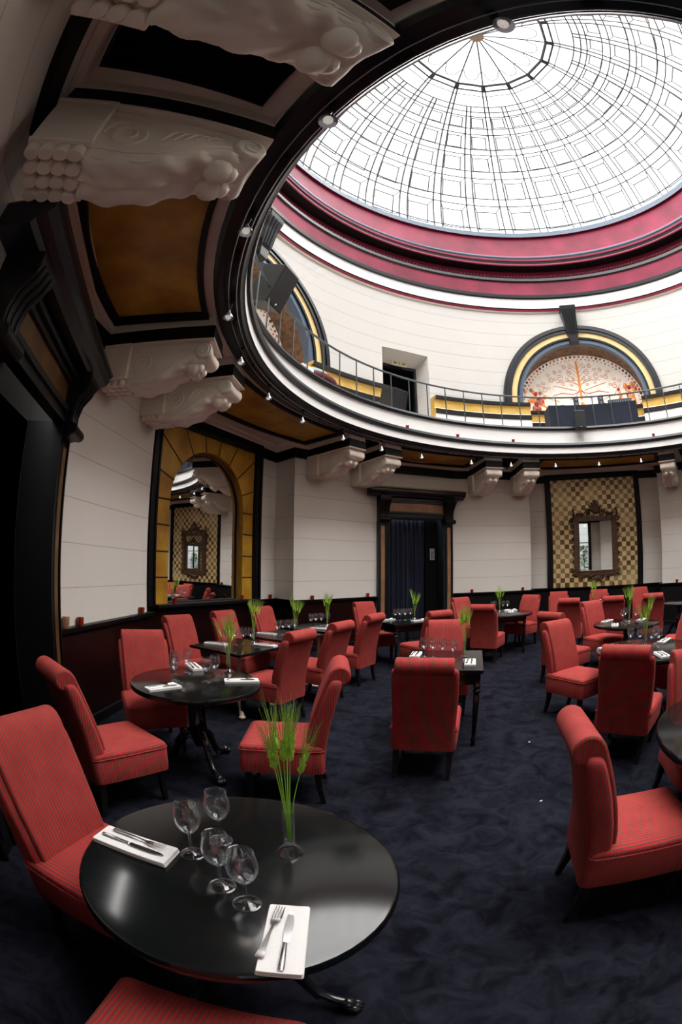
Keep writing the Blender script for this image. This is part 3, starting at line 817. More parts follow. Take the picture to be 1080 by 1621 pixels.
# lunettes
def lun_ring(b, c, r0, r1, d0, d1, n=48):
    """arched moulding between radii r0<r1, front at wall radius d0, back d1, with short upright feet"""
    def P(r, i, d):
        if i == -1: return uw(-r, Z0U, c, d)
        if i == n + 1: return uw(r, Z0U, c, d)
        a = PI * i / n; return uw(-r * math.cos(a), LZ + r * math.sin(a), c, d)
    rings = [[P(r0, i, d0), P(r1, i, d0), P(r1, i, d1), P(r0, i, d1)] for i in range(-1, n + 2)]
    b.loft(rings)
for li, c in enumerate(LUN):
    root = empty('lunette_window', pol(c, RW, Z0U)); root['kind'] = 'structure'; root.name = 'window_%d' % (3 + li); bpy.context.view_layer.update()
    b = MB(); lun_ring(b, c, 2.04, LR + 0.01, 5.80, 5.95); lun_ring(b, c, 2.13, 2.2, 5.77, 5.82); to_parent(b.build('outer_archivolt', 'black_blue_paint', smooth=30), root)
    b = MB(); lun_ring(b, c, 1.88, 2.04, 5.84, 5.97); to_parent(b.build('gilt_archivolt', 'pale_gold', smooth=30), root)
    b = MB(); lun_ring(b, c, 1.83, 1.885, 5.82, 6.0); to_parent(b.build('black_fillet', 'black_paint', smooth=30), root)
    b = MB(); lun_ring(b, c, 1.72, 1.835, 5.86, 6.05); to_parent(b.build('inner_archivolt', 'blue_grey_paint', smooth=30), root)
    # intrados with mosaic and the tympanum, which glows as if daylit from behind
    b = MB(); n = 40
    A = [uw(-1.74 * math.cos(PI * i / n), LZ + 1.74 * math.sin(PI * i / n), c, 6.0) for i in range(n + 1)]
    B = [uw(-1.70 * math.cos(PI * i / n), LZ + 1.70 * math.sin(PI * i / n), c, 6.62) for i in range(n + 1)]
    A = [uw(-1.74, Z0U, c, 6.0)] + A + [uw(1.74, Z0U, c, 6.0)]; B = [uw(-1.70, Z0U, c, 6.62)] + B + [uw(1.70, Z0U, c, 6.62)]
    b.add(A + B, [(k, k + 1, n + 4 + k, n + 3 + k) for k in range(n + 2)]); to_parent(b.build('mosaic_reveal', 'mosaic_brown', smooth=40), root)
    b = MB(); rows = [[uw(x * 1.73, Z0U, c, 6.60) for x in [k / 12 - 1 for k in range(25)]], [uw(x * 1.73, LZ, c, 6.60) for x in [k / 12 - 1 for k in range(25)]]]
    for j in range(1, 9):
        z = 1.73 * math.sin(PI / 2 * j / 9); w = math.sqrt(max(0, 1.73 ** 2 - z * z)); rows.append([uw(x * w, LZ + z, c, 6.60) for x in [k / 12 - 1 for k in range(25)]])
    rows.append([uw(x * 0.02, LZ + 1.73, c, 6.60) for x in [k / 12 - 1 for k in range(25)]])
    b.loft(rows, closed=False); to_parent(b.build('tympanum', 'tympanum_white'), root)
    b = MB()                                                       # mosaic border of darker beads
    for i in range(44):
        for rr, sz in ((1.645, 0.042), (1.56, 0.024)):
            a = PI * (i + 0.5 * (rr < 1.6)) / 44
            b.mat(['mosaic_brown', 'scroll_brown', 'mosaic_green', 'scroll_brown', 'mosaic_brown', 'scroll_brown', 'scroll_red'][(i * 5 + int(rr * 10)) % 7])
            p = uw(-rr * math.cos(a), LZ + rr * math.sin(a), c, 6.595); b.sphere(p, sz * random.uniform(0.7, 1.1), 6)
    to_parent(b.build('mosaic_border'), root)
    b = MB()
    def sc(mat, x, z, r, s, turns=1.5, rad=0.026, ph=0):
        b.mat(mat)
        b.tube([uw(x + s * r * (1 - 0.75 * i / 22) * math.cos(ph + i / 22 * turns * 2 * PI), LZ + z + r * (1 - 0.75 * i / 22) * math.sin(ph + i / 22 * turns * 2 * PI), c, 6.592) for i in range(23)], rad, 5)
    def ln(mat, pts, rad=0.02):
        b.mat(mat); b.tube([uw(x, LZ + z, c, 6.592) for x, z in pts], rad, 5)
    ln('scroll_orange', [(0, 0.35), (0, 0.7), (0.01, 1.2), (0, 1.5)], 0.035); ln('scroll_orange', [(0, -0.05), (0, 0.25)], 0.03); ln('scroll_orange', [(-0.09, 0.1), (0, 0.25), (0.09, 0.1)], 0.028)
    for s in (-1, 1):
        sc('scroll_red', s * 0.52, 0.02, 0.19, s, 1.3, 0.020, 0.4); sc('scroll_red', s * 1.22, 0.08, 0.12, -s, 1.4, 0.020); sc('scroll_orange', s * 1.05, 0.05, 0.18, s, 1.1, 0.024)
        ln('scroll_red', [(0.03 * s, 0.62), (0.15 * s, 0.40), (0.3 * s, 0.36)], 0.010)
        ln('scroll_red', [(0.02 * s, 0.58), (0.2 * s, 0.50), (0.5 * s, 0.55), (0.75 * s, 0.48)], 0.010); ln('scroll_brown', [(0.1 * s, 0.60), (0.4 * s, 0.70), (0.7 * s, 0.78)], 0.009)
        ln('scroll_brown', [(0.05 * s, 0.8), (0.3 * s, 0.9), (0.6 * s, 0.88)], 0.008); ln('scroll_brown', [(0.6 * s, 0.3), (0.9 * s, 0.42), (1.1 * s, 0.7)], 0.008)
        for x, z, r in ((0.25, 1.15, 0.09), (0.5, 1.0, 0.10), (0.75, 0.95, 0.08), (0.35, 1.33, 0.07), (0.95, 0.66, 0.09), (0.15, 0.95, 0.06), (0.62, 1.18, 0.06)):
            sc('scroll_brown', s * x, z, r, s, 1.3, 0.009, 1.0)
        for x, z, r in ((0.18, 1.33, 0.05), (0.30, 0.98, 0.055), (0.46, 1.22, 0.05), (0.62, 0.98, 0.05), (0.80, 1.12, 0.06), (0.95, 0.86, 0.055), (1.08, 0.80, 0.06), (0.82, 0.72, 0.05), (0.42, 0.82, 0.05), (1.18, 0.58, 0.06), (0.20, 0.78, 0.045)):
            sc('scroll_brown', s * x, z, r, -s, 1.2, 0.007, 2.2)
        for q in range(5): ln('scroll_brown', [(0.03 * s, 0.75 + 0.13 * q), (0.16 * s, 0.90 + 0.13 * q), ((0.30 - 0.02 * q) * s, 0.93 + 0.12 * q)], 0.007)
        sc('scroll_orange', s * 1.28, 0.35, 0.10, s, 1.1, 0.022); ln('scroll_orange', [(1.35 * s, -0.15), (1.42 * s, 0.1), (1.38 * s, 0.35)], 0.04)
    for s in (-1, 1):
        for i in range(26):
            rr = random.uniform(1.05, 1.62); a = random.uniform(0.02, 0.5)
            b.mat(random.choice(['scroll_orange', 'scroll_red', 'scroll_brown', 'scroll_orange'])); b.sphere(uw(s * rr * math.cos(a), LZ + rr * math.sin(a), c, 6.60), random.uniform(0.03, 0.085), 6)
    to_parent(b.build('glowing_scrolls'), root)
    # keystone
    b = MB()
    M_ = lambda s, z, d: uw(s, z, c, d)
    rings = []
    for z, hw, d in ((7.38, 0.13, 5.74), (7.60, 0.14, 5.72), (7.66, 0.17, 5.70), (8.1, 0.20, 5.60), (8.35, 0.24, 5.52), (8.46, 0.25, 5.50)):
        rings.append([M_(-hw, z, d), M_(hw, z, d), M_(hw, z, 5.92), M_(-hw, z, 5.92)])
    b.loft(rings)
    for q in (-0.5, 0, 0.5): b.tube([M_(q * hw, z, d - 0.005) for z, hw, d in ((7.66, 0.17, 5.70), (8.1, 0.20, 5.60), (8.35, 0.24, 5.52))], 0.03, 6)
    to_parent(b.build('keystone', 'black_blue_paint', bevel=0.01), root)
# doorway with deep reveal
b = MB(); n = 8; di0, di1, diz = -26.2, -16.7, 6.56
for (a, c_, z) in ((DW0, di0, 0), (DW1, di1, 0)): b.quad(pol(a, RW, Z0U), pol(c_, 6.35, Z0U), pol(c_, 6.35, diz), pol(a, RW, DWZ))
b.quad(pol(DW0, RW, DWZ), pol(DW1, RW, DWZ), pol(di1, 6.35, diz), pol(di0, 6.35, diz)); struct(b, 'wall_reveal', 'upper_wall_paint')
ud = MB()
for a in (di0, di1): sector(ud, a - 0.35, a + 0.35, 6.3, 6.4, Z0U, diz)
sector(ud, di0, di1, 6.3, 6.4, diz - 0.07, diz); udoor = struct(ud, 'door_6', 'black_blue_paint')
b = MB(); rev(b, [(6.9, Z0U), (6.9, 6.6), (6.36, 6.6)], di0 - 1, di1 + 1)
for a in (di0 - 1, di1 + 1): b.quad(pol(a, 6.36, Z0U), pol(a, 6.9, Z0U), pol(a, 6.9, 6.6), pol(a, 6.36, 6.6))
b.build('dark_lobby', 'void_black', udoor)
b = MB(); rev(b, [(6.44, Z0U), (6.44, 5.35)], -19.4, -17.0); b.build('door_leaf_foot', 'ceiling_paint', udoor)
ex = empty('exit_sign', pol(-21.4, 6.18, 6.56), R(21.2)); b = MB(); b.box((0, 0, 0), (0.42, 0.04, 0.13)); b.build('plate', 'sign_cream', ex)
b = MB()
for s in (-1, 1):
    b.add([Vector((s * 0.18, -0.024, 0)), Vector((s * 0.12, -0.024, 0.04)), Vector((s * 0.12, -0.024, -0.04))], [(0, 1, 2)]); b.box((s * 0.095, -0.023, 0), (0.06, 0.004, 0.03))
b.box((0.0, -0.023, -0.01), (0.02, 0.004, 0.05)); b.sphere((0, -0.023, 0.035), 0.012, 6); b.build('arrows', 'sign_green', ex)
tag(ex, 'small exit sign with green arrows above the gallery doorway', 'sign')
# dado band round the gallery wall: black cap, gilt band, black foot
def dado(a0, a1, dz, r):
    b = MB()
    prof = [(RW + 0.02, 5.06 + dz), (r + 0.03, 5.06 + dz), (r + 0.03, 5.18 + dz), (r, 5.19 + dz), (r, 5.30 + dz), (r + 0.05, 5.31 + dz), (r + 0.07, 5.34 + dz), (r + 0.05, 5.54 + dz), (r - 0.02, 5.55 + dz), (r - 0.03, 5.62 + dz), (RW + 0.02, 5.62 + dz)]
    mats = ['black_paint', 'white_paint', 'black_paint', 'black_paint', 'plaster', 'plaster', 'gold_band', 'black_blue_paint', 'black_blue_paint', 'black_blue_paint']
    rev(b, prof, a0, a1, mats=mats)
    for a in (a0, a1):
        b.mat('gold_band'); b.add([pol(a, r_, z) for r_, z in prof], [tuple(range(len(prof)))])
    rev(b, [(r + 0.03, 4.71), (r + 0.03, 5.07 + dz)], a0, a1, mats=['white_paint'])
    struct(b, trim_name())
segs = []
for c in (-64, 26.1, 116, 206):
    dado(c - 15.5, c + 15.5, -0.16, 5.78)
for a0, a1 in ((-48.5, DW0), (DW1, 10.6), (41.6, 100.5), (131.5, 190.5), (221.5, 280.5)): dado(a0, a1, 0, 5.64)
# cornice under the dome
b = MB()
prof = [(5.92, 8.44), (5.84, 8.47), (5.82, 8.54), (5.80, 8.56), (5.78, 8.86), (5.73, 8.89), (5.72, 8.98), (5.77, 9.02), (5.79, 9.48), (5.74, 9.51), (5.74, 9.60), (5.86, 9.64), (5.86, 9.93), (5.60, 9.97), (5.57, 9.99), (5.57, 10.03), (5.62, 10.05), (5.60, 10.13), (5.57, 10.15), (5.57, 10.22), (5.60, 10.24), (5.57, 10.29), (5.57, 10.33), (5.62, 10.36), (5.66, 10.42), (5.80, 11.27), (5.72, 11.29), (5.72, 11.47), (5.84, 11.50)]
mats = ['plaster', 'crimson_paint', 'black_paint', 'white_paint', 'black_blue_paint', 'black_blue_paint', 'black_blue_paint', 'crimson_paint', 'black_blue_paint', 'black_blue_paint', 'deep_crimson_paint', 'deep_crimson_paint', 'black_paint', 'rose_paint', 'rose_paint',
        'black_blue_paint', 'black_blue_paint', 'crimson_paint', 'crimson_paint', 'black_blue_paint', 'blue_grey_paint', 'blue_grey_paint', 'crimson_paint', 'rose_paint', 'crimson_paint', 'deep_crimson_paint', 'blue_grey_paint', 'blue_grey_paint']
rev(b, prof, mats=mats)
cornice = struct(b, trim_name(), smooth=30)
b = MB()
for k in range(360): b.sphere(pol(k, 5.83, 9.73), 0.028, 6)
b.build('bead_course', 'rose_paint', cornice)

# ------------------------------------------------------------------ glass dome
DZ, DB, DR = 11.5, 4.0, 5.81
def dome(lat, ang, out=0.0):
    la = R(lat); return pol(ang, (DR + out) * math.cos(la), DZ + (DB + out) * math.sin(la))
LROWS = [(3.1, 16.1), (19.9, 29.8), (33.1, 40.6), (43.0, 49.5), (52.0, 57.0)]
RC = [3.75 + 11.25 * k for k in range(32)]
b = MB()
for k, c in enumerate(RC):
    top = 69.3 if k % 2 else 61.1
    for s in (-1.27, 1.27): b.tube([dome(l, c + s) for l in [top * i / 18 for i in range(19)]], 0.024, 4)
for l in [3.1, 16.1, 19.9, 29.8, 33.1, 40.6, 43.0, 49.5, 52.0, 57.0, 58.9, 61.1]:
    b.tube([dome(l, RC[0] + 3.75 * k) for k in range(96)], 0.021, 4, closed=True)
dm = struct(b, 'window_1', 'lead')
b = MB()
for c0, c1 in zip(RC, [RC[(k + 1) % 32] + (360 if k == 31 else 0) for k in range(32)]):
    for l0, l1 in LROWS:
        a0, a1 = c0 + 1.27, c1 - 1.27; ia = (a1 - a0) * 0.14; il = (l1 - l0) * 0.13
        o_ = [dome(l0, a0), dome(l0, a1), dome(l1, a1), dome(l1, a0)]
        i_ = [dome(l0 + il, a0 + ia, 0.22), dome(l0 + il, a1 - ia, 0.22), dome(l1 - il, a1 - ia, 0.22), dome(l1 - il, a0 + ia, 0.22)]
        for j in range(4):
            b.tube([i_[j], i_[(j + 1) % 4]], 0.019, 4); b.tube([o_[j], i_[j]], 0.014, 4)
b.build('coffer_bars', 'lead', dm)
OV = [c for k, c in enumerate(RC) if k % 2]
b = MB()
for rad, lat in ((0.045, 69.6), (0.03, 67.4)):
    P = [dome(lat, a) for a in OV]
    for i in range(16): b.tube([P[i], P[(i + 1) % 16]], rad, 5)
P65 = [dome(65.3, a) for a in OV]
for i in range(16): b.tube([P65[i], P65[(i + 1) % 16]], 0.014, 4); b.tube([dome(69.6, OV[i]), dome(67.2, OV[i])], 0.05, 4)
for a in OV: b.tube([dome(69.6, a), pol(a, 0.1, 15.42)], 0.022, 4)
b.build('oculus_ring', 'heavy_lead', dm)
b = MB()
zz = dome(69.6, 0).z
for i in range(16):
    a0 = OV[i]; a1 = a0 + 22.5
    pts = []
    for t in range(15):
        q = t / 14; aa = a0 + 2.8 + (22.5 - 5.6) * q; rr = 1.50 + 0.30 * math.sin(PI * q) ** 0.6; pts.append(pol(aa, rr, 15.25 + 0.17 * (1 - rr / 2.03)))
    pts = [pol(a0, 1.44, 15.29)] + pts + [pol(a1, 1.44, 15.29)]
    b.tube(pts, 0.012, 4)
b.build('oculus_scallops', 'lead', dm)
b = MB(); b.lathe([(0.22, 15.38), (0.24, 15.42), (0.18, 15.5)], 16, (CX, CY, 0)); b.build('oculus_boss', 'hub_bronze', dm)
b = MB(); rows = [[dome(69.6 * i / 20, 5.625 * k, 0.24) for k in range(64)] for i in range(21)] + [[pol(5.625 * k, 0.05, 15.66) for k in range(64)]]
b.loft(rows); b.build('dome_glass', 'dome_glass', dm, smooth=60)

# ------------------------------------------------------------------ gallery railing and what stands up there
rl = empty('gallery_railing', pol(0, 4.78, 4.71)); rl.location = (CX, CY, 4.71)
G = lambda p: p - Vector((CX, CY, 4.71))
b = MB(); b.tube([G(pol(2.5 * k, 4.75, 5.42)) for k in range(144)], 0.020, 6, closed=True); b.build('handrail', 'rail_metal', rl, smooth=60)
pb = MB(); pb.tube([(0, 0, 0.0), (0, 0, 0.70)], 0.013, 6); post = None
for k in range(65):
    a = -12.3 + 360 / 65 * k
    if post is None: post = pb.build('post', 'rail_metal', rl); o = post
    else: o = post.copy(); COL.objects.link(o); o.parent = rl
    o.location = G(pol(a, 4.75, 4.71))
tag(rl, 'thin dark metal railing round the gallery opening', 'railing')
def speaker(name, ph, r, z, size, tilt, yaw, label):
    root = empty(name, pol(ph, r, z)); root.rotation_euler = (tilt, 0, -R(ph) + yaw)
    w, d, h = size
    b = MB(); prof = [(-w / 2, -d / 2), (w / 2, -d / 2), (w * 0.43, d / 2), (-w * 0.43, d / 2)]
    b.extrude(prof, -h / 2, h / 2, lambda x, y, q: Vector((x, y, q))); b.build('cabinet', 'speaker_plastic', root, bevel=0.015)
    b = MB(); b.box((0, -d / 2 - 0.004, 0), (w * 0.92, 0.012, h * 0.94)); b.build('grille', 'speaker_grille', root, bevel=0.004)
    b = MB(); b.sphere((0, -d / 2 - 0.012, -h * 0.42), 0.018, 8); b.build('badge', 'lamp_glass', root)
    tag(root, label, 'speaker'); return root
sp1 = speaker('loudspeaker', -76.5, 4.80, 5.56, (0.42, 0.42, 0.64), R(26), R(-8), 'large black loudspeaker tilted down in front of the left lunette')
b = MB(); b.box((0, 0.3, 0.0), (0.10, 0.12, 0.34)); b.lathe([(0.022, -0.84), (0.022, 0.0)], 8, (0, 0.30, 0.0)); o = b.build('yoke', 'speaker_plastic', sp1); o.rotation_euler = (-R(28), 0, 0)
speaker('loudspeaker', -31.5, 5.02, 4.965, (0.42, 0.40, 0.50), R(14), R(8), 'black monitor speaker standing on the gallery in front of the doorway')
speaker('loudspeaker', 21.4, 4.56, 4.80, (0.27, 0.22, 0.42), R(6), 0, 'small black speaker hung on the gallery rim before the draped table')
tb = empty('draped_table', pol(26.6, 5.05, 4.71), -R(26.6))
b = MB()
def cl(t, z, dd):
    a = -13.2 + 26.4 * t; return G(pol(a + 26.6, 4.86 + dd + 0.02 * math.sin(t * 34) * (5.3 - z) * 1.5, z))
inv = Matrix.Rotation(R(26.6), 3, 'Z'); base = pol(26.6, 5.05, 4.71)
def W(p): return inv @ (p + Vector((CX, CY, 4.71)) - base)
N = 48
front = [[W(cl(i / N, z, 0.0)) for i in range(N + 1)] for z in (4.735, 5.0, 5.27)]
topb = [W(G(pol(13.4 + 26.4 * i / N, 5.40, 5.27))) for i in range(N + 1)]; backb = [W(G(pol(13.4 + 26.4 * i / N, 5.42, 4.735))) for i in range(N + 1)]
b.loft(front + [topb, backb], closed=False)
for e in (0, -1): b.add([r_[e] for r_ in front] + [topb[e], backb[e]], [(0, 1, 2, 3, 4)])
b.build('table_cloth', 'navy_cloth', tb, smooth=50)
tag(tb, 'table draped in navy cloth on the gallery in front of the far lunette', 'table')
for i, (a, w, d, h, nm, lb) in enumerate(((22.4, 0.12, 0.14, 0.30, 'monitor_box', 'narrow black monitor box on the draped table, left one'), (29.6, 0.14, 0.14, 0.30, 'monitor_box', 'narrow black monitor box on the draped table, middle'), (35.0, 0.62, 0.30, 0.13, 'mixing_desk', 'low black mixing desk on the right end of the draped table'))):
    r0 = empty(nm, pol(a, 5.16, 5.275), -R(a)); b = MB(); b.box((0, 0, h / 2), (w, d, h)); b.build('case', 'speaker_plastic', r0, bevel=0.01)
    b = MB()
    if nm == 'monitor_box':
        for z in (0.1, 0.21): b.lathe([(0.035, 0), (0.03, 0.012)], 12, (0, -d / 2, z), axis=(0, -1, 0))
    else:
        for k in range(10): b.box((-0.27 + 0.06 * k, -0.152, 0.07), (0.02, 0.008, 0.05))
    b.build('driver' if nm == 'monitor_box' else 'knob', 'grey_label', r0); tag(r0, lb, 'speaker' if nm == 'monitor_box' else 'mixer')
b = MB(); b.box((0, 0, 0.045), (0.30, 0.10, 0.09)); o = b.build('paper_box', 'paper_white', loc=pol(-61.2, 4.83, 4.712)); o.rotation_euler = (0, 0, R(58)); tag(o, 'small white box on the gallery floor edge below the left lunette', 'box')
bl = empty('folded_blanket', pol(-53.5, 4.98, 4.71), R(53.5)); b = MB(); b.sphere((0, 0, 0.13), 0.3, 12, (1.3, 0.6, 0.42)); b.build('red_side', 'blanket_red', bl, smooth=60)
b = MB(); b.sphere((-0.05, 0.06, 0.22), 0.27, 12, (1.3, 0.6, 0.36)); b.build('blue_side', 'blanket_blue', bl, smooth=60); tag(bl, 'rolled blue and dark red blanket on the gallery behind the railing', 'blanket')
b = MB(); b.lathe([(0.03, 0), (0.045, 0.03), (0.03, 0.09)], 10); o = b.build('yellow_cup', 'yellow_plastic', loc=pol(-37.2, 4.93, 4.712)); tag(o, 'small yellow cup on the gallery floor beside the monitor speaker', 'cup')

# ------------------------------------------------------------------ track spotlights
def make_spot():
    root = empty('spotlight')
    b = MB(); b.tube([(0, 0, 0), (0, 0.0, -0.06), (0.0, 0.015, -0.10)], 0.008, 6); b.box((0, 0, 0.005), (0.05, 0.05, 0.02)); b.build('arm', 'black_paint', root)
    b = MB(); b.lathe([(0.012, 0.0), (0.022, -0.03), (0.050, -0.075), (0.052, -0.08)], 14, (0, 0.015, -0.10), cap1=False); b.build('shade', 'lamp_glass', root, smooth=40)
    b = MB(); b.sphere((0, 0.015, -0.165), 0.028, 10); b.build('bulb', 'lamp_glow', root, smooth=60)
    return root
sp0 = make_spot(); index_children()
SPL = {0: 'track spotlight at the very top of the picture near the dome hub', 1: 'track spotlight against the near rim, right of the large overhead corbel', 2: 'track spotlight on the near rim above the left loudspeaker', 3: 'track spotlight on the rim level with the left loudspeaker', 4: 'track spotlight above the corbel beside the left doorway',
       5: 'track spotlight beside the corbel touching the arched mirror', 6: 'track spotlight below the gold ceiling panel over the arched mirror', 7: 'track spotlight left of the corbel right of the arched mirror', 8: 'track spotlight between the two corbels left of the far door',
       9: 'track spotlight above the left half of the far door', 10: 'track spotlight above the right end of the far door', 11: 'track spotlight between the two corbels right of the far door', 12: 'track spotlight above the left edge of the checkered panel', 13: 'track spotlight above the middle of the checkered panel', 14: 'track spotlight above the right edge of the checkered panel', 15: 'track spotlight at the right edge beyond the checkered panel'}
ANG = [-141, -128.1, -115.1, -100.8, -89.2, -76, -63.4, -50, -38, -26, -11.4, 0.2, 13.2, 26, 38.6, 51.5]
for i in range(28):
    a = ANG[i] if i < 16 else 51.5 + 12.8 * (i - 15)
    o = sp0 if i == 0 else dup(sp0)
    o.location = pol(a, 4.73, 3.96); o.rotation_euler = (0, 0, -R(a))
    tag(o, SPL.get(i, 'track spotlight on the part of the rim outside the picture'), 'spotlight', 'track spotlights under the gallery rim' if i < 16 else 'track spotlights outside the picture')
    l = bpy.data.lights.new('spot_beam', 'SPOT'); l.energy = SPOT_W; l.color = (1.0, 0.88, 0.74); l.spot_size = R(125); l.spot_blend = 0.8; l.shadow_soft_size = 0.04
    lo = bpy.data.objects.new('spot_beam', l); COL.objects.link(lo); lo.parent = o; lo.location = (0, 0.03, -0.215); lo.rotation_euler = (R(38), 0, 0)

# ------------------------------------------------------------------ candle cups on the ledges
b = MB(); b.lathe([(0.026, 0.0), (0.030, 0.004), (0.038, 0.078), (0.034, 0.078), (0.026, 0.012)], 14, cap1=True); cup0 = b.build('candle_cup', 'red_glass', smooth=40)
def ledge(phi, u, d, z=1.03): return loc(phi, u, d, z)
CUPS = [(ledge(-89.3, -0.69, 6.055), 'amber red candle cup on the left ledge beside the black doorway'), (ledge(-89.3, 0.70, 6.055), 'amber red candle cup on the left ledge next to the arched mirror'),
        (ledge(-64, -0.83, 6.38, 1.06), 'red candle cup on the sill at the left foot of the arched mirror'), (ledge(-64, 0.80, 6.38, 1.06), 'red candle cup on the sill at the right foot of the arched mirror'),
        (ledge(-64, 1.78, 6.455), 'red candle cup on the ledge just right of the arched mirror frame'), (ledge(-38.7, -0.53, 6.055), 'red candle cup mid-ledge on the white pier left of the far door'),
        (ledge(-38.7, 0.90, 6.055), 'red candle cup on the ledge at the left side of the far door'), (ledge(0.7, -0.64, 6.055), 'red candle cup on the ledge at the right side of the far door'),
        (ledge(0.7, 0.69, 6.055), 'red candle cup on the ledge left of the checkered panel'), (ledge(26, 0.48, 6.455), 'red candle cup on the ledge below the ornate mirror'),
        (ledge(51.3, -0.52, 6.055), 'red candle cup on the ledge right of the checkered panel'),
        (pol(-30.6, 4.68, 4.29), 'red candle cup on the gallery rim below the monitor speaker'), (pol(-15.4, 4.68, 4.29), 'red candle cup on the gallery rim right of the gallery doorway'),
        (pol(1.1, 4.68, 4.29), 'red candle cup on the gallery rim left of the draped table'), (pol(43.4, 4.68, 4.29), 'red candle cup on the gallery rim right of the draped table')]
for i, (p, lb) in enumerate(CUPS):
    o = cup0 if i == 0 else cup0.copy()
    if i: COL.objects.link(o)
    o.location = p; tag(o, lb, 'candle cup', 'red candle cups')
b = MB(); b.lathe([(0.028, 0.0), (0.036, 0.10), (0.033, 0.105)], 14); o = b.build('candle_cup', 'terracotta_leaf', smooth=40, loc=ledge(-89.3, -0.935, 6.055)); tag(o, 'tall worn red cup on the left ledge right against the door frame', 'candle cup', 'red candle cups')

# ------------------------------------------------------------------ dining chair
def rrect(w, d, cx, cy, r, z, n=5):
    pts = []
    for sx, sy, a0 in ((1, 1, 0), (-1, 1, 90), (-1, -1, 180), (1, -1, 270)):
        for i in range(n + 1):
            a = R(a0 + 90 * i / n); pts.append(Vector((cx + sx * (w / 2 - r) + r * math.cos(a), cy + sy * (d / 2 - r) + r * math.sin(a), z)))
    return pts
def make_chair():
    root = empty('dining_chair')
    def seat_ring(s, z):
        pts = rrect(0.53, 0.56, 0, 0, 0.035, z)
        return [Vector((p.x * s * (1 - 0.055 * (0.28 - p.y) / 0.56), p.y * s, z)) for p in pts]
    b = MB(); b.loft([seat_ring(0.985, 0.26), seat_ring(1.0, 0.30), seat_ring(1.0, 0.425), seat_ring(0.985, 0.433), seat_ring(1.0, 0.440), seat_ring(0.99, 0.455), seat_ring(0.95, 0.468), seat_ring(0.85, 0.480), seat_ring(0.6, 0.490), seat_ring(0.25, 0.494)])
    seat = b.build('seat', 'striped_velvet', root, smooth=55)
    b = MB(); b.tube([p + Vector((0, 0, 0)) for p in seat_ring(1.004, 0.435)], 0.005, 5, closed=True); b.build('seam_piping', 'striped_velvet', seat)
    b = MB(); rg = []
    for z, yc, t, w in ((0.255, -0.240, 0.085, 0.470), (0.45, -0.235, 0.115, 0.475), (0.60, -0.262, 0.108, 0.480), (0.75, -0.302, 0.100, 0.485), (0.86, -0.338, 0.092, 0.485), (0.905, -0.352, 0.082, 0.480), (0.925, -0.358, 0.060, 0.465), (0.932, -0.36, 0.03, 0.44)):
        rg.append(rrect(w, t, 0, yc, min(0.03, t * 0.42), z))
    b.loft(rg); back = b.build('backrest', 'striped_velvet', root, smooth=55)
    prof = [(-0.20, 0.44), (-0.160, 0.47), (-0.172, 0.55), (-0.200, 0.66), (-0.232, 0.76), (-0.268, 0.86), (-0.296, 0.93)]
    cy, cz, rr = -0.385, 0.955, 0.066
    prof += [(-0.315, 0.975), (-0.338, 1.004)]
    for i in range(13):
        a = R(72 + 235 * i / 12); prof.append((cy + rr * math.cos(a), cz + rr * math.sin(a)))
    prof += [(-0.345, 0.86), (-0.30, 0.72), (-0.24, 0.5)]
    b = MB(); b.extrude(prof, -0.208, 0.208, lambda y, z, w: Vector((w, y, z))); b.build('head_roll', 'striped_velvet', root, smooth=45, bevel=0.014)
    for sx in (-1, 1):
        for nm, (x0, y0, x1, y1) in (('leg', (0.215, 0.225, 0.21, 0.235)), ('leg', (0.205, -0.235, 0.205, -0.275))):
            b = MB(); rg = []
            for t, hw in ((0, 0.024), (0.5, 0.021), (1, 0.016)):
                x = sx * (x0 + (x1 - x0) * t); y = y0 + (y1 - y0) * t * t; z = 0.27 * (1 - t)
                rg.append([Vector((x - hw, y - hw, z)), Vector((x + hw, y - hw, z)), Vector((x + hw, y + hw, z)), Vector((x - hw, y + hw, z))])
            b.loft(rg); b.build(nm, 'black_wood', root, bevel=0.003)
    return root
chair0 = make_chair(); index_children()
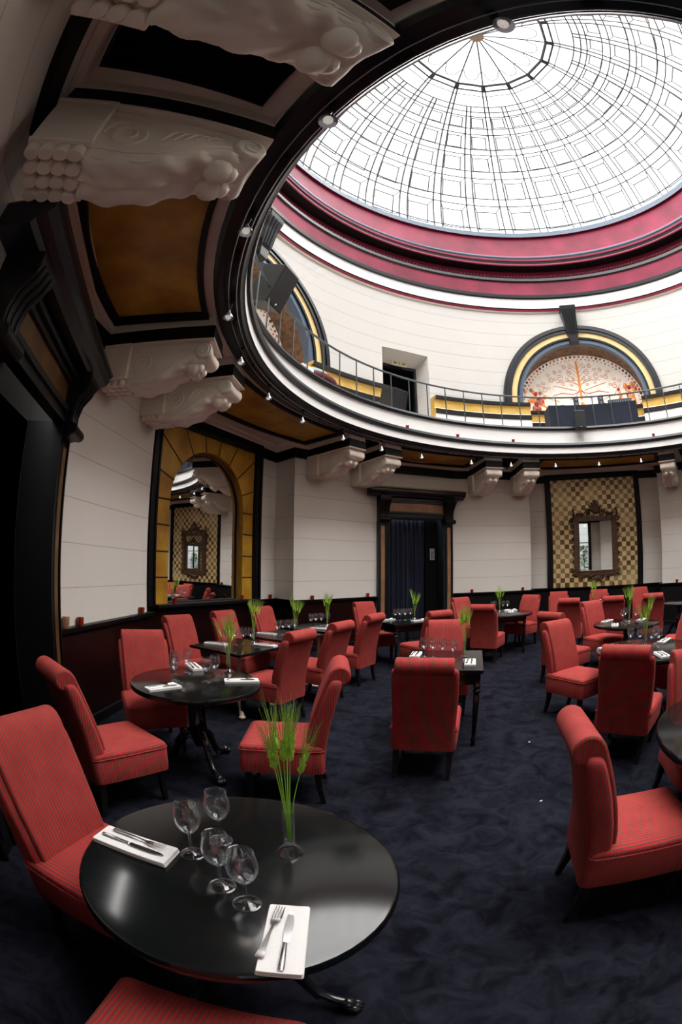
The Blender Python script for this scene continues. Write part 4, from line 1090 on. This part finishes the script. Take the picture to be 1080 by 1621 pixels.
CHAIRS = [
 (0.69, 3.40, 16, 'red striped chair seen from behind at the near side of the middle aisle table'),
 (-0.385, 2.985, -91, 'red striped chair in side view facing left, behind the wheat vase of the nearest table'),
 (1.32, 1.41, 107, 'large red striped chair in the right foreground with its rolled back toward the aisle'),
 (-0.88, 1.245, 101, 'red striped chair cut by the left edge at the nearest round table'),
 (-1.49, 2.53, 34, 'red striped chair in side view before the black doorway at left'),
 (2.53, 4.20, 159, 'red chair beside the large right table, its seat corner toward the aisle'),
 (2.41, 3.02, 50, 'red striped chair seen from behind, directly behind the large right foreground chair'),
 (-1.64, 3.56, 146, 'red striped chair facing the viewer behind the second round table'),
 (-1.69, 5.08, 121, 'red chair below the left side of the arched mirror, first of three along the wall'),
 (-1.32, 5.98, 118, 'red chair below the right foot of the arched mirror, second of three along the wall'),
 (-0.93, 6.83, 122, 'red chair against the dark wainscot just right of the arched mirror, third of three'),
 (-0.73, 4.67, -60, 'red chair back seen from behind, nearest of the three in the slanted left row'),
 (-0.31, 5.46, -58, 'red chair back seen from behind, middle of the three in the slanted left row'),
 (0.15, 6.37, -56, 'red chair back seen from behind, farthest of the three in the slanted left row'),
 (0.61, 8.01, 150, 'red chair facing the viewer just left of the far door'),
 (1.27, 6.77, -26, 'red chair seen from behind at the small table by the far door'),
 (1.17, 4.87, 192, 'red chair facing the viewer at the far side of the middle aisle table'),
 (2.60, 8.69, 158, 'red chair facing the viewer just right of the far door, by the wainscot'),
 (2.55, 7.46, 33, 'red chair seen from behind in the centre distance, left of the turned leg table'),
 (3.68, 8.61, -123, 'red chair facing left at the right end of the turned leg table'),
 (4.77, 8.93, 204, 'red chair against the wainscot under the left part of the checkered panel'),
 (4.35, 7.68, 33, 'red chair seen from behind below the left part of the checkered panel'),
 (3.10, 5.55, 66, 'red chair turned right, its rolled top showing behind the aisle side chair'),
 (4.13, 6.08, 170, 'red chair facing the viewer at the left of the rear round table on the right'),
 (5.72, 8.63, 206, 'red chair against the wainscot under the middle of the checkered panel'),
 (5.13, 7.35, 28, 'red chair seen from behind below the ornate mirror'),
 (6.75, 8.15, 190, 'red chair against the wainscot under the right edge of the checkered panel'),
 (5.93, 6.99, 35, 'red chair seen from behind, farthest right in the back row'),
 (2.28, 1.90, 201, 'red striped chair at the right edge pushed under the near right round table'),
 (3.62, 3.72, -100, 'red chair at the right edge pushed in at the large middle table'),
 (5.02, 5.02, -60, 'red chair at the right edge facing left at the rear round table'),
 (-0.36, 0.385, 6, 'red striped chair seat at the bottom edge below the nearest round table'),
]
for i, (x, y, th, lb) in enumerate(CHAIRS):
    o = chair0 if i == 0 else dup(chair0)
    o.location = (x, y, 0); o.rotation_euler = (0, 0, -R(th)); tag(o, lb, 'chair', 'red striped dining chairs')

# ------------------------------------------------------------------ tables
TH = 0.75
def top_lathe(r): return [(r - 0.02, TH - 0.045), (r - 0.004, TH - 0.04), (r, TH - 0.03), (r, TH - 0.012), (r - 0.006, TH - 0.003), (r - 0.016, TH), (0.001, TH)]
def round_table(x, y, r, label, ang=0, style='paw', fin='cast_iron'):
    root = empty('round_table', (x, y, 0), R(ang))
    b = MB(); b.lathe(top_lathe(r), 64); b.build('tabletop', 'black_lacquer', root, smooth=35)
    b = MB(); b.lathe([(0.16, TH - 0.05), (0.15, TH - 0.07), (0.05, TH - 0.10), (0.038, TH - 0.2), (0.036, 0.45), (0.055, 0.42), (0.06, 0.38), (0.04, 0.34), (0.055, 0.26), (0.03, 0.2)][::-1], 16)
    if style == 'rods':
        for k in range(4): b.tube([(0.075 * math.cos(PI / 2 * k + 0.5), 0.075 * math.sin(PI / 2 * k + 0.5), 0.30), (0.075 * math.cos(PI / 2 * k + 0.5), 0.075 * math.sin(PI / 2 * k + 0.5), TH - 0.05)], 0.013, 8)
    b.build('pedestal', fin, root, smooth=40)
    for k in range(3):
        a = R(120 * k); q = Matrix.Rotation(a, 3, 'Z'); b = MB()
        path = [(0.03, 0, 0.30), (0.08, 0, 0.33), (0.14, 0, 0.27), (0.19, 0, 0.17), (0.24, 0, 0.09), (0.30, 0, 0.06), (0.355, 0, 0.05)]
        b.tube([q @ Vector(p) for p in path], [0.03, 0.032, 0.03, 0.026, 0.022, 0.022, 0.026], 8)
        b.tube([q @ Vector((p[0], 0, p[2] - 0.055)) for p in path[:5]], 0.01, 6)
        for s in (-1, 0, 1): b.sphere(q @ Vector((0.375, 0.020 * s, 0.030)), 0.026, 8, (1.3, 0.8, 1.0))
        b.sphere(q @ Vector((0.35, 0, 0.045)), 0.036, 8)
        for i in range(6): b.sphere(q @ Vector((0.10 + 0.018 * i, 0, 0.345 - 0.022 * i)), 0.014, 6)
        b.build('leg', fin, root, smooth=50)
    tag(root, label, 'table'); return root
def turned_leg(b, x, y, top=0.66):
    b.lathe([(0.014, 0.0), (0.022, 0.02), (0.016, 0.045), (0.026, 0.06), (0.026, 0.075), (0.016, 0.09), (0.02, 0.14), (0.026, 0.35), (0.030, 0.50), (0.022, 0.515), (0.036, 0.535), (0.036, 0.55), (0.022, 0.565), (0.034, 0.585), (0.034, 0.60), (0.024, 0.615), (0.03, top)], 14, (x, y, 0))
def leg_table(x, y, w, d, ang, label, round_r=None):
    root = empty('square_table' if not round_r else 'round_table', (x, y, 0), -R(ang)); b = MB()
    if round_r: b.lathe(top_lathe(round_r), 56); b.build('tabletop', 'black_lacquer', root, smooth=35)
    else: b.box((0, 0, TH - 0.018), (w, d, 0.036)); b.build('tabletop', 'black_lacquer', root, bevel=0.005)
    b = MB(); iw, id_ = w - 0.10, d - 0.10
    for s in (-1, 1): b.box((0, s * id_ / 2, TH - 0.09), (iw, 0.022, 0.11)); b.box((s * iw / 2, 0, TH - 0.09), (0.022, id_, 0.11))
    b.build('apron', 'black_lacquer', root, bevel=0.003)
    for sx in (-1, 1):
        for sy in (-1, 1):
            b = MB(); turned_leg(b, sx * iw / 2, sy * id_ / 2); b.box((sx * iw / 2, sy * id_ / 2, 0.69), (0.055, 0.055, 0.09)); b.build('leg', 'black_lacquer', root, smooth=45)
    tag(root, label, 'table'); return root
def square_pedestal(x, y, w, d, ang, label):
    root = empty('square_table', (x, y, 0), -R(ang))
    b = MB(); b.box((0, 0, TH - 0.016), (w, d, 0.032)); b.build('tabletop', 'black_lacquer', root, bevel=0.005)
    b = MB(); b.lathe([(0.05, 0.08), (0.06, 0.12), (0.032, 0.2), (0.028, 0.4), (0.028, TH - 0.1), (0.12, TH - 0.035)], 14); b.build('pedestal', 'cream_iron', root, smooth=40)
    for k in range(4):
        q = Matrix.Rotation(R(45 + 90 * k), 3, 'Z'); b = MB()
        b.tube([q @ Vector(p) for p in ((0.03, 0, 0.16), (0.12, 0, 0.15), (0.24, 0, 0.09), (0.34, 0, 0.045), (0.42, 0, 0.03))], [0.03, 0.034, 0.03, 0.026, 0.03], 8)
        b.sphere(q @ Vector((0.43, 0, 0.028)), 0.032, 8, (1.3, 1.2, 0.85)); b.build('leg', 'cream_iron', root, smooth=50)
    tag(root, label, 'table'); return root
T1 = (-0.3025, 1.066); T2 = (-1.105, 3.235)
round_table(*T1, 0.474, 'round black lacquered table nearest the viewer, lower left', ang=-17)
round_table(*T2, 0.51, 'round black table on rods behind the nearest one, by the left wall', ang=-50, style='rods')
square_pedestal(-1.14, 4.92, 0.80, 0.78, -60, 'square black table on cream pedestal, nearest of the slanted left row')
square_pedestal(-0.74, 5.86, 0.76, 0.76, -59, 'square black table on cream pedestal, middle of the slanted left row')
square_pedestal(-0.33, 6.76, 0.76, 0.76, -57, 'square black table on cream pedestal, farthest of the slanted left row')
leg_table(1.04, 7.50, 0.74, 0.74, -25, 'small square black table with turned legs in front of the far door')
leg_table(1.00, 4.22, 0.76, 0.95, 17, 'square black table with turned legs in the middle of the aisle')
leg_table(3.08, 8.20, 0.86, 0.86, 10, 'round black table on turned legs in the far centre', round_r=0.62)
round_table(4.08, 5.40, 0.52, 'round black table at right, the farther of the two behind the row of red chairs', ang=20)
round_table(3.06, 3.60, 0.60, 'large round black table at right with the tallest wheat vase', ang=70)
round_table(2.27, 1.28, 0.80, 'empty round black table at the right edge in the foreground', ang=40)
round_table(5.35, 8.0, 0.50, 'round black table below the checkered panel between the back row chairs', ang=10)
round_table(6.72, 6.95, 0.45, 'round dark table at the right edge in front of the black wainscot', ang=5)

# ------------------------------------------------------------------ glassware
def make_glass():
    root = empty('wine_glass')
    b = MB(); b.lathe([(0.0005, 0.0), (0.036, 0.0), (0.0385, 0.001), (0.0392, 0.0022), (0.038, 0.0034), (0.033, 0.0040), (0.025, 0.0052), (0.017, 0.0068), (0.011, 0.0088), (0.008, 0.0105), (0.006, 0.013)], 40); foot = b
    b2 = MB(); b2.lathe([(0.006, 0.012), (0.0042, 0.025), (0.0038, 0.05), (0.0042, 0.075), (0.007, 0.088)], 12)
    b3 = MB(); outer = [(0.007, 0.088), (0.018, 0.096), (0.031, 0.112), (0.0395, 0.132), (0.0415, 0.148), (0.040, 0.165), (0.036, 0.185), (0.0336, 0.198), (0.0340, 0.2), (0.0336, 0.202)]
    inner = [(0.0318, 0.2015), (0.0314, 0.1995), (0.0324, 0.197), (0.0348, 0.185), (0.0388, 0.165), (0.0402, 0.148), (0.0382, 0.132), (0.0298, 0.113), (0.017, 0.099), (0.0005, 0.094)]
    b3.lathe(outer + inner, 28, cap0=False, cap1=True)
    b3.build('bowl', 'clear_glass', root, smooth=60); b2.build('stem', 'clear_glass', root, smooth=60); foot.build('foot', 'clear_glass', root, smooth=60)
    return root
def make_vase():
    b = MB(); outer = [(0.0005, 0.0), (0.040, 0.0), (0.041, 0.003), (0.034, 0.014), (0.022, 0.028), (0.0165, 0.036), (0.0165, 0.040), (0.0175, 0.048), (0.0185, 0.17)]
    inner = [(0.0165, 0.17), (0.0155, 0.052), (0.0005, 0.048)]
    b.lathe(outer + inner, 26, cap0=False, cap1=False); return b.build('bud_vase', 'clear_glass', smooth=50)
def make_wheat(seed):
    rnd = random.Random(seed); root = empty('wheat_bunch')
    for i in range(8):
        az = 2 * PI * i / 8 + rnd.uniform(-.3, .3); lean = rnd.uniform(0.008, 0.055); h = rnd.uniform(0.27, 0.38)
        dx, dy = math.cos(az), math.sin(az)
        P = lambda t: Vector((dx * (0.006 + lean * t * t), dy * (0.006 + lean * t * t), 0.052 + (h - 0.052) * t))
        b = MB(); b.tube([P(t / 6) for t in range(7)], 0.0016, 5); st = b.build('stalk', 'wheat_stem', root)
        p0 = P(1.0); d = (P(1.0) - P(0.85)).normalized(); le = rnd.uniform(0.055, 0.075)
        b = MB(); b.tube([p0 + d * le * q for q in (0, .12, .3, .5, .7, .88, 1)], [0.002, 0.006, 0.0085, 0.009, 0.008, 0.005, 0.0015], 7)
        sd = d.orthogonal().normalized(); up_ = d.cross(sd)
        for k in range(14):
            aa = k * 2.4; c = p0 + d * le * (0.06 + 0.86 * k / 14) + (sd * math.cos(aa) + up_ * math.sin(aa)) * 0.0065
            b.tube([c, c + d * 0.009 + (sd * math.cos(aa) + up_ * math.sin(aa)) * 0.002, c + d * 0.016], [0.0024, 0.0034, 0.0006], 5)
        ear = b.build('wheat_ear', 'wheat_green', root, smooth=60)
        b = MB()
        for k in range(20):
            aa = k * 2.4; c = p0 + d * le * (0.1 + 0.85 * k / 20); o_ = (sd * math.cos(aa) + up_ * math.sin(aa)); l = rnd.uniform(0.09, 0.14)
            b.tube([c, c + d * l * 0.5 + o_ * 0.012, c + d * l + o_ * 0.024], [0.0008, 0.0007, 0.0003], 3)
        b.build('awns', 'awn_green', ear)
    return root
glass0 = make_glass(); vase0 = make_vase(); wheat0 = make_wheat(3); wheat1 = make_wheat(11)
# napkin, knife, fork
def make_napkin(wd=0.105, ln=0.27):
    b = MB()
    for i, (z0, z1, sx, sy, ox) in enumerate(((0.0, 0.006, 1.0, 1.0, 0), (0.0065, 0.0125, 0.985, 0.99, 0.001), (0.013, 0.019, 0.975, 0.985, 0.002))):
        rg = [rrect(wd * sx * q, ln * sy * q2, ox, 0, 0.006, z) for q, q2, z in ((0.97, 0.99, z0), (1, 1, (z0 + z1) / 2), (0.97, 0.99, z1))]
        b.loft(rg)
    return b.build('napkin', 'napkin_cloth', smooth=50)
def make_knife():
    root = empty('knife'); b = MB()
    rg = []
    for y, w, t in ((-0.115, 0.013, 0.008), (-0.10, 0.015, 0.010), (-0.03, 0.012, 0.008), (-0.012, 0.010, 0.007)):
        rg.append([Vector((w / 2 * math.cos(a), y, t / 2 + t / 2 * math.sin(a))) for a in [2 * PI * k / 8 for k in range(8)]])
    b.loft(rg); b.build('handle', 'steel', root, smooth=50)
    b = MB(); rg = []
    for y, x0, x1 in ((-0.014, -0.004, 0.004), (-0.008, -0.006, 0.010), (0.03, -0.006, 0.013), (0.07, -0.005, 0.014), (0.10, -0.002, 0.010), (0.115, 0.004, 0.006)):
        rg.append([Vector((x0, y, 0.003)), Vector((x1, y, 0.0025)), Vector((x1, y, 0.0035)), Vector((x0, y, 0.005))])
    b.loft(rg); b.build('blade', 'steel', root); return root
def make_fork():
    root = empty('fork'); b = MB(); rg = []
    for y, w, z in ((-0.10, 0.016, 0.002), (-0.095, 0.022, 0.003), (-0.06, 0.014, 0.005), (0.0, 0.006, 0.008), (0.025, 0.006, 0.006), (0.04, 0.018, 0.004), (0.05, 0.024, 0.004), (0.058, 0.025, 0.005)):
        rg.append([Vector((-w / 2, y, z)), Vector((w / 2, y, z)), Vector((w / 2, y, z + 0.003)), Vector((-w / 2, y, z + 0.003))])
    b.loft(rg); b.build('handle', 'steel', root, smooth=40)
    b = MB()
    for k in range(4):
        x = -0.0102 + 0.0068 * k; b.tube([(x, 0.056, 0.0065), (x, 0.08, 0.0085), (x, 0.104, 0.013)], [0.0019, 0.0017, 0.0009], 5)
    b.build('tine', 'steel', root, smooth=50); return root
napkin0 = make_napkin(); knife0 = make_knife(); fork0 = make_fork(); index_children()
used = set()
def place(proto, x, y, z, th, label, cat, group=None):
    first = proto.name not in used
    used.add(proto.name); o = proto if first else dup(proto)
    o.location = (x, y, z); o.rotation_euler = (0, 0, -R(th))
    tag(o, label, cat, group); return o
Z = TH
TABLES = [
 ('the nearest round table', (-0.15, 1.17), [((-0.315, 0.955), 'front middle one of four'), ((-0.235, 0.890), 'one closest to the front napkin'), ((-0.44, 1.095), 'leftmost of four'), ((-0.375, 1.20), 'farthest back of four')],
  [((-0.125, 0.75), 0, 'at the front edge'), ((-0.62, 1.06), 98, 'at the left edge')]),
 ('the second round table', (-0.93, 3.62), [((-1.25, 3.18), 'frontmost of five'), ((-1.24, 3.46), 'back left of five'), ((-1.01, 3.24), 'front right of five'), ((-0.965, 3.33), 'rightmost of five'), ((-1.32, 3.37), 'leftmost of five')],
  [((-1.25, 2.93), 40, 'at the front left edge'), ((-0.755, 3.33), 72, 'at the right edge'), ((-1.26, 3.68), -35, 'at the back edge')]),
 ('the left row nearest table', (-1.0, 5.10), [((-1.28, 4.90), 'first from the left'), ((-1.18, 4.95), 'second from the left'), ((-1.10, 5.01), 'third from the left'), ((-1.01, 5.02), 'rightmost')],
  [((-1.40, 4.90), 100, 'on its left corner'), ((-0.84, 4.98), 110, 'on its right corner')]),
 ('the left row middle table', (-0.62, 6.12), [((-0.81, 5.78), 'first from the left'), ((-0.75, 5.86), 'second from the left'), ((-0.68, 5.94), 'third from the left'), ((-0.61, 6.02), 'rightmost')],
  [((-0.97, 5.86), 110, 'on its left side'), ((-0.52, 5.78), 110, 'on its right side')]),
 ('the left row farthest table', (-0.20, 6.85), [((-0.44, 6.72), 'first from the left'), ((-0.37, 6.80), 'second from the left'), ((-0.29, 6.87), 'third from the left'), ((-0.20, 7.0), 'rightmost')],
  [((-0.30, 6.50), 110, 'on its near side'), ((-0.08, 6.72), 110, 'on its right side')]),
 ('the far door table', (1.27, 7.66), [((0.92, 7.52), 'first from the left'), ((1.01, 7.57), 'second from the left'), ((1.10, 7.60), 'third from the left'), ((1.20, 7.66), 'rightmost')],
  [((0.80, 7.60), 65, 'on its left corner'), ((1.31, 7.42), 65, 'on its right corner')]),
 ('the middle aisle table', (1.205, 4.23), [((0.83, 4.37), 'first from the left'), ((0.91, 4.31), 'second from the left'), ((0.99, 4.24), 'third from the left'), ((1.07, 4.15), 'rightmost')],
  [((0.76, 4.46), 17, 'on its far left corner'), ((1.19, 3.96), 17, 'on its near right corner')]),
 ('the far centre table', (3.08, 8.32), [((2.98, 8.48), 'first from the left'), ((3.06, 8.55), 'second from the left'), ((3.22, 8.50), 'third from the left'), ((3.32, 8.50), 'rightmost')],
  [((3.36, 8.42), 100, 'on its back right side'), ((3.26, 8.16), 20, 'on its near right side')]),
 ('the right rear table', (4.16, 5.44), [((4.05, 5.47), 'left one'), ((4.26, 5.40), 'right one'), ((4.20, 5.60), 'rear one')],
  [((3.94, 5.74), 60, 'at its back left'), ((3.77, 5.28), 35, 'at its near left'), ((4.44, 5.45), 60, 'at its right')]),
 ('the large right table', (3.13, 3.76), [((3.0, 3.88), 'back left one'), ((3.06, 3.78), 'middle one'), ((3.27, 3.75), 'back right one'), ((3.19, 3.60), 'front right one'), ((3.11, 3.63), 'front left one')],
  [((2.74, 3.94), 75, 'at its left edge'), ((3.44, 3.78), 60, 'at its right edge'), ((2.92, 3.22), 20, 'at its near edge')]),
 ('the ornate mirror table', (5.18, 8.12), [((5.5, 8.05), 'right one'), ((5.42, 8.2), 'rear one')], []),
]
for ti, (where, vz, gl, nap) in enumerate(TABLES):
    place(vase0, vz[0], vz[1], Z, 0, 'clear glass bud vase holding wheat on ' + where, 'vase', 'bud vases')
    w = place(wheat0 if ti % 2 == 0 else wheat1, vz[0], vz[1], Z, 37 * ti, 'bunch of green wheat ears in the vase on ' + where, 'wheat', 'wheat bunches')
    for (x, y), q in gl: place(glass0, x, y, Z, 0, 'empty clear wine glass, ' + q + ' on ' + where, 'glass', 'wine glasses')
    for (x, y), th, q in nap:
        place(napkin0, x, y, Z, th, 'folded white napkin ' + q + ' of ' + where, 'napkin', 'folded napkins')
        d = Vector((math.cos(R(th)), -math.sin(R(th)))); f = Vector((math.sin(R(th)), math.cos(R(th))))
        k1 = Vector((x, y)) + d * 0.012; k2 = Vector((x, y)) - d * 0.026
        if ti == 0 and th == 0: k1 = Vector((-0.120, 0.74)); k2 = Vector((-0.157, 0.76))
        place(knife0, k1.x, k1.y, Z + 0.0195, th, 'table knife on the napkin ' + q + ' of ' + where, 'knife', 'table knives')
        place(fork0, k2.x, k2.y, Z + 0.0195, th + (8 if ti == 0 and th == 0 else 4), 'table fork on the napkin ' + q + ' of ' + where, 'fork', 'table forks')
# scraps on the carpet
for i, (x, y, lb) in enumerate(((1.72, 3.62, 'tiny white scrap on the carpet in the aisle, the farther one'), (1.36, 2.52, 'tiny white scrap on the carpet in the aisle, the nearer one'))):
    b = MB(); b.add([(-0.010, -0.004, 0.003), (0.012, -0.002, 0.003), (0.010, 0.005, 0.006), (-0.008, 0.005, 0.003)], [(0, 1, 2, 3)]); o = b.build('paper_scrap', 'paper_white', loc=(x, y, 0)); tag(o, lb, 'scrap')
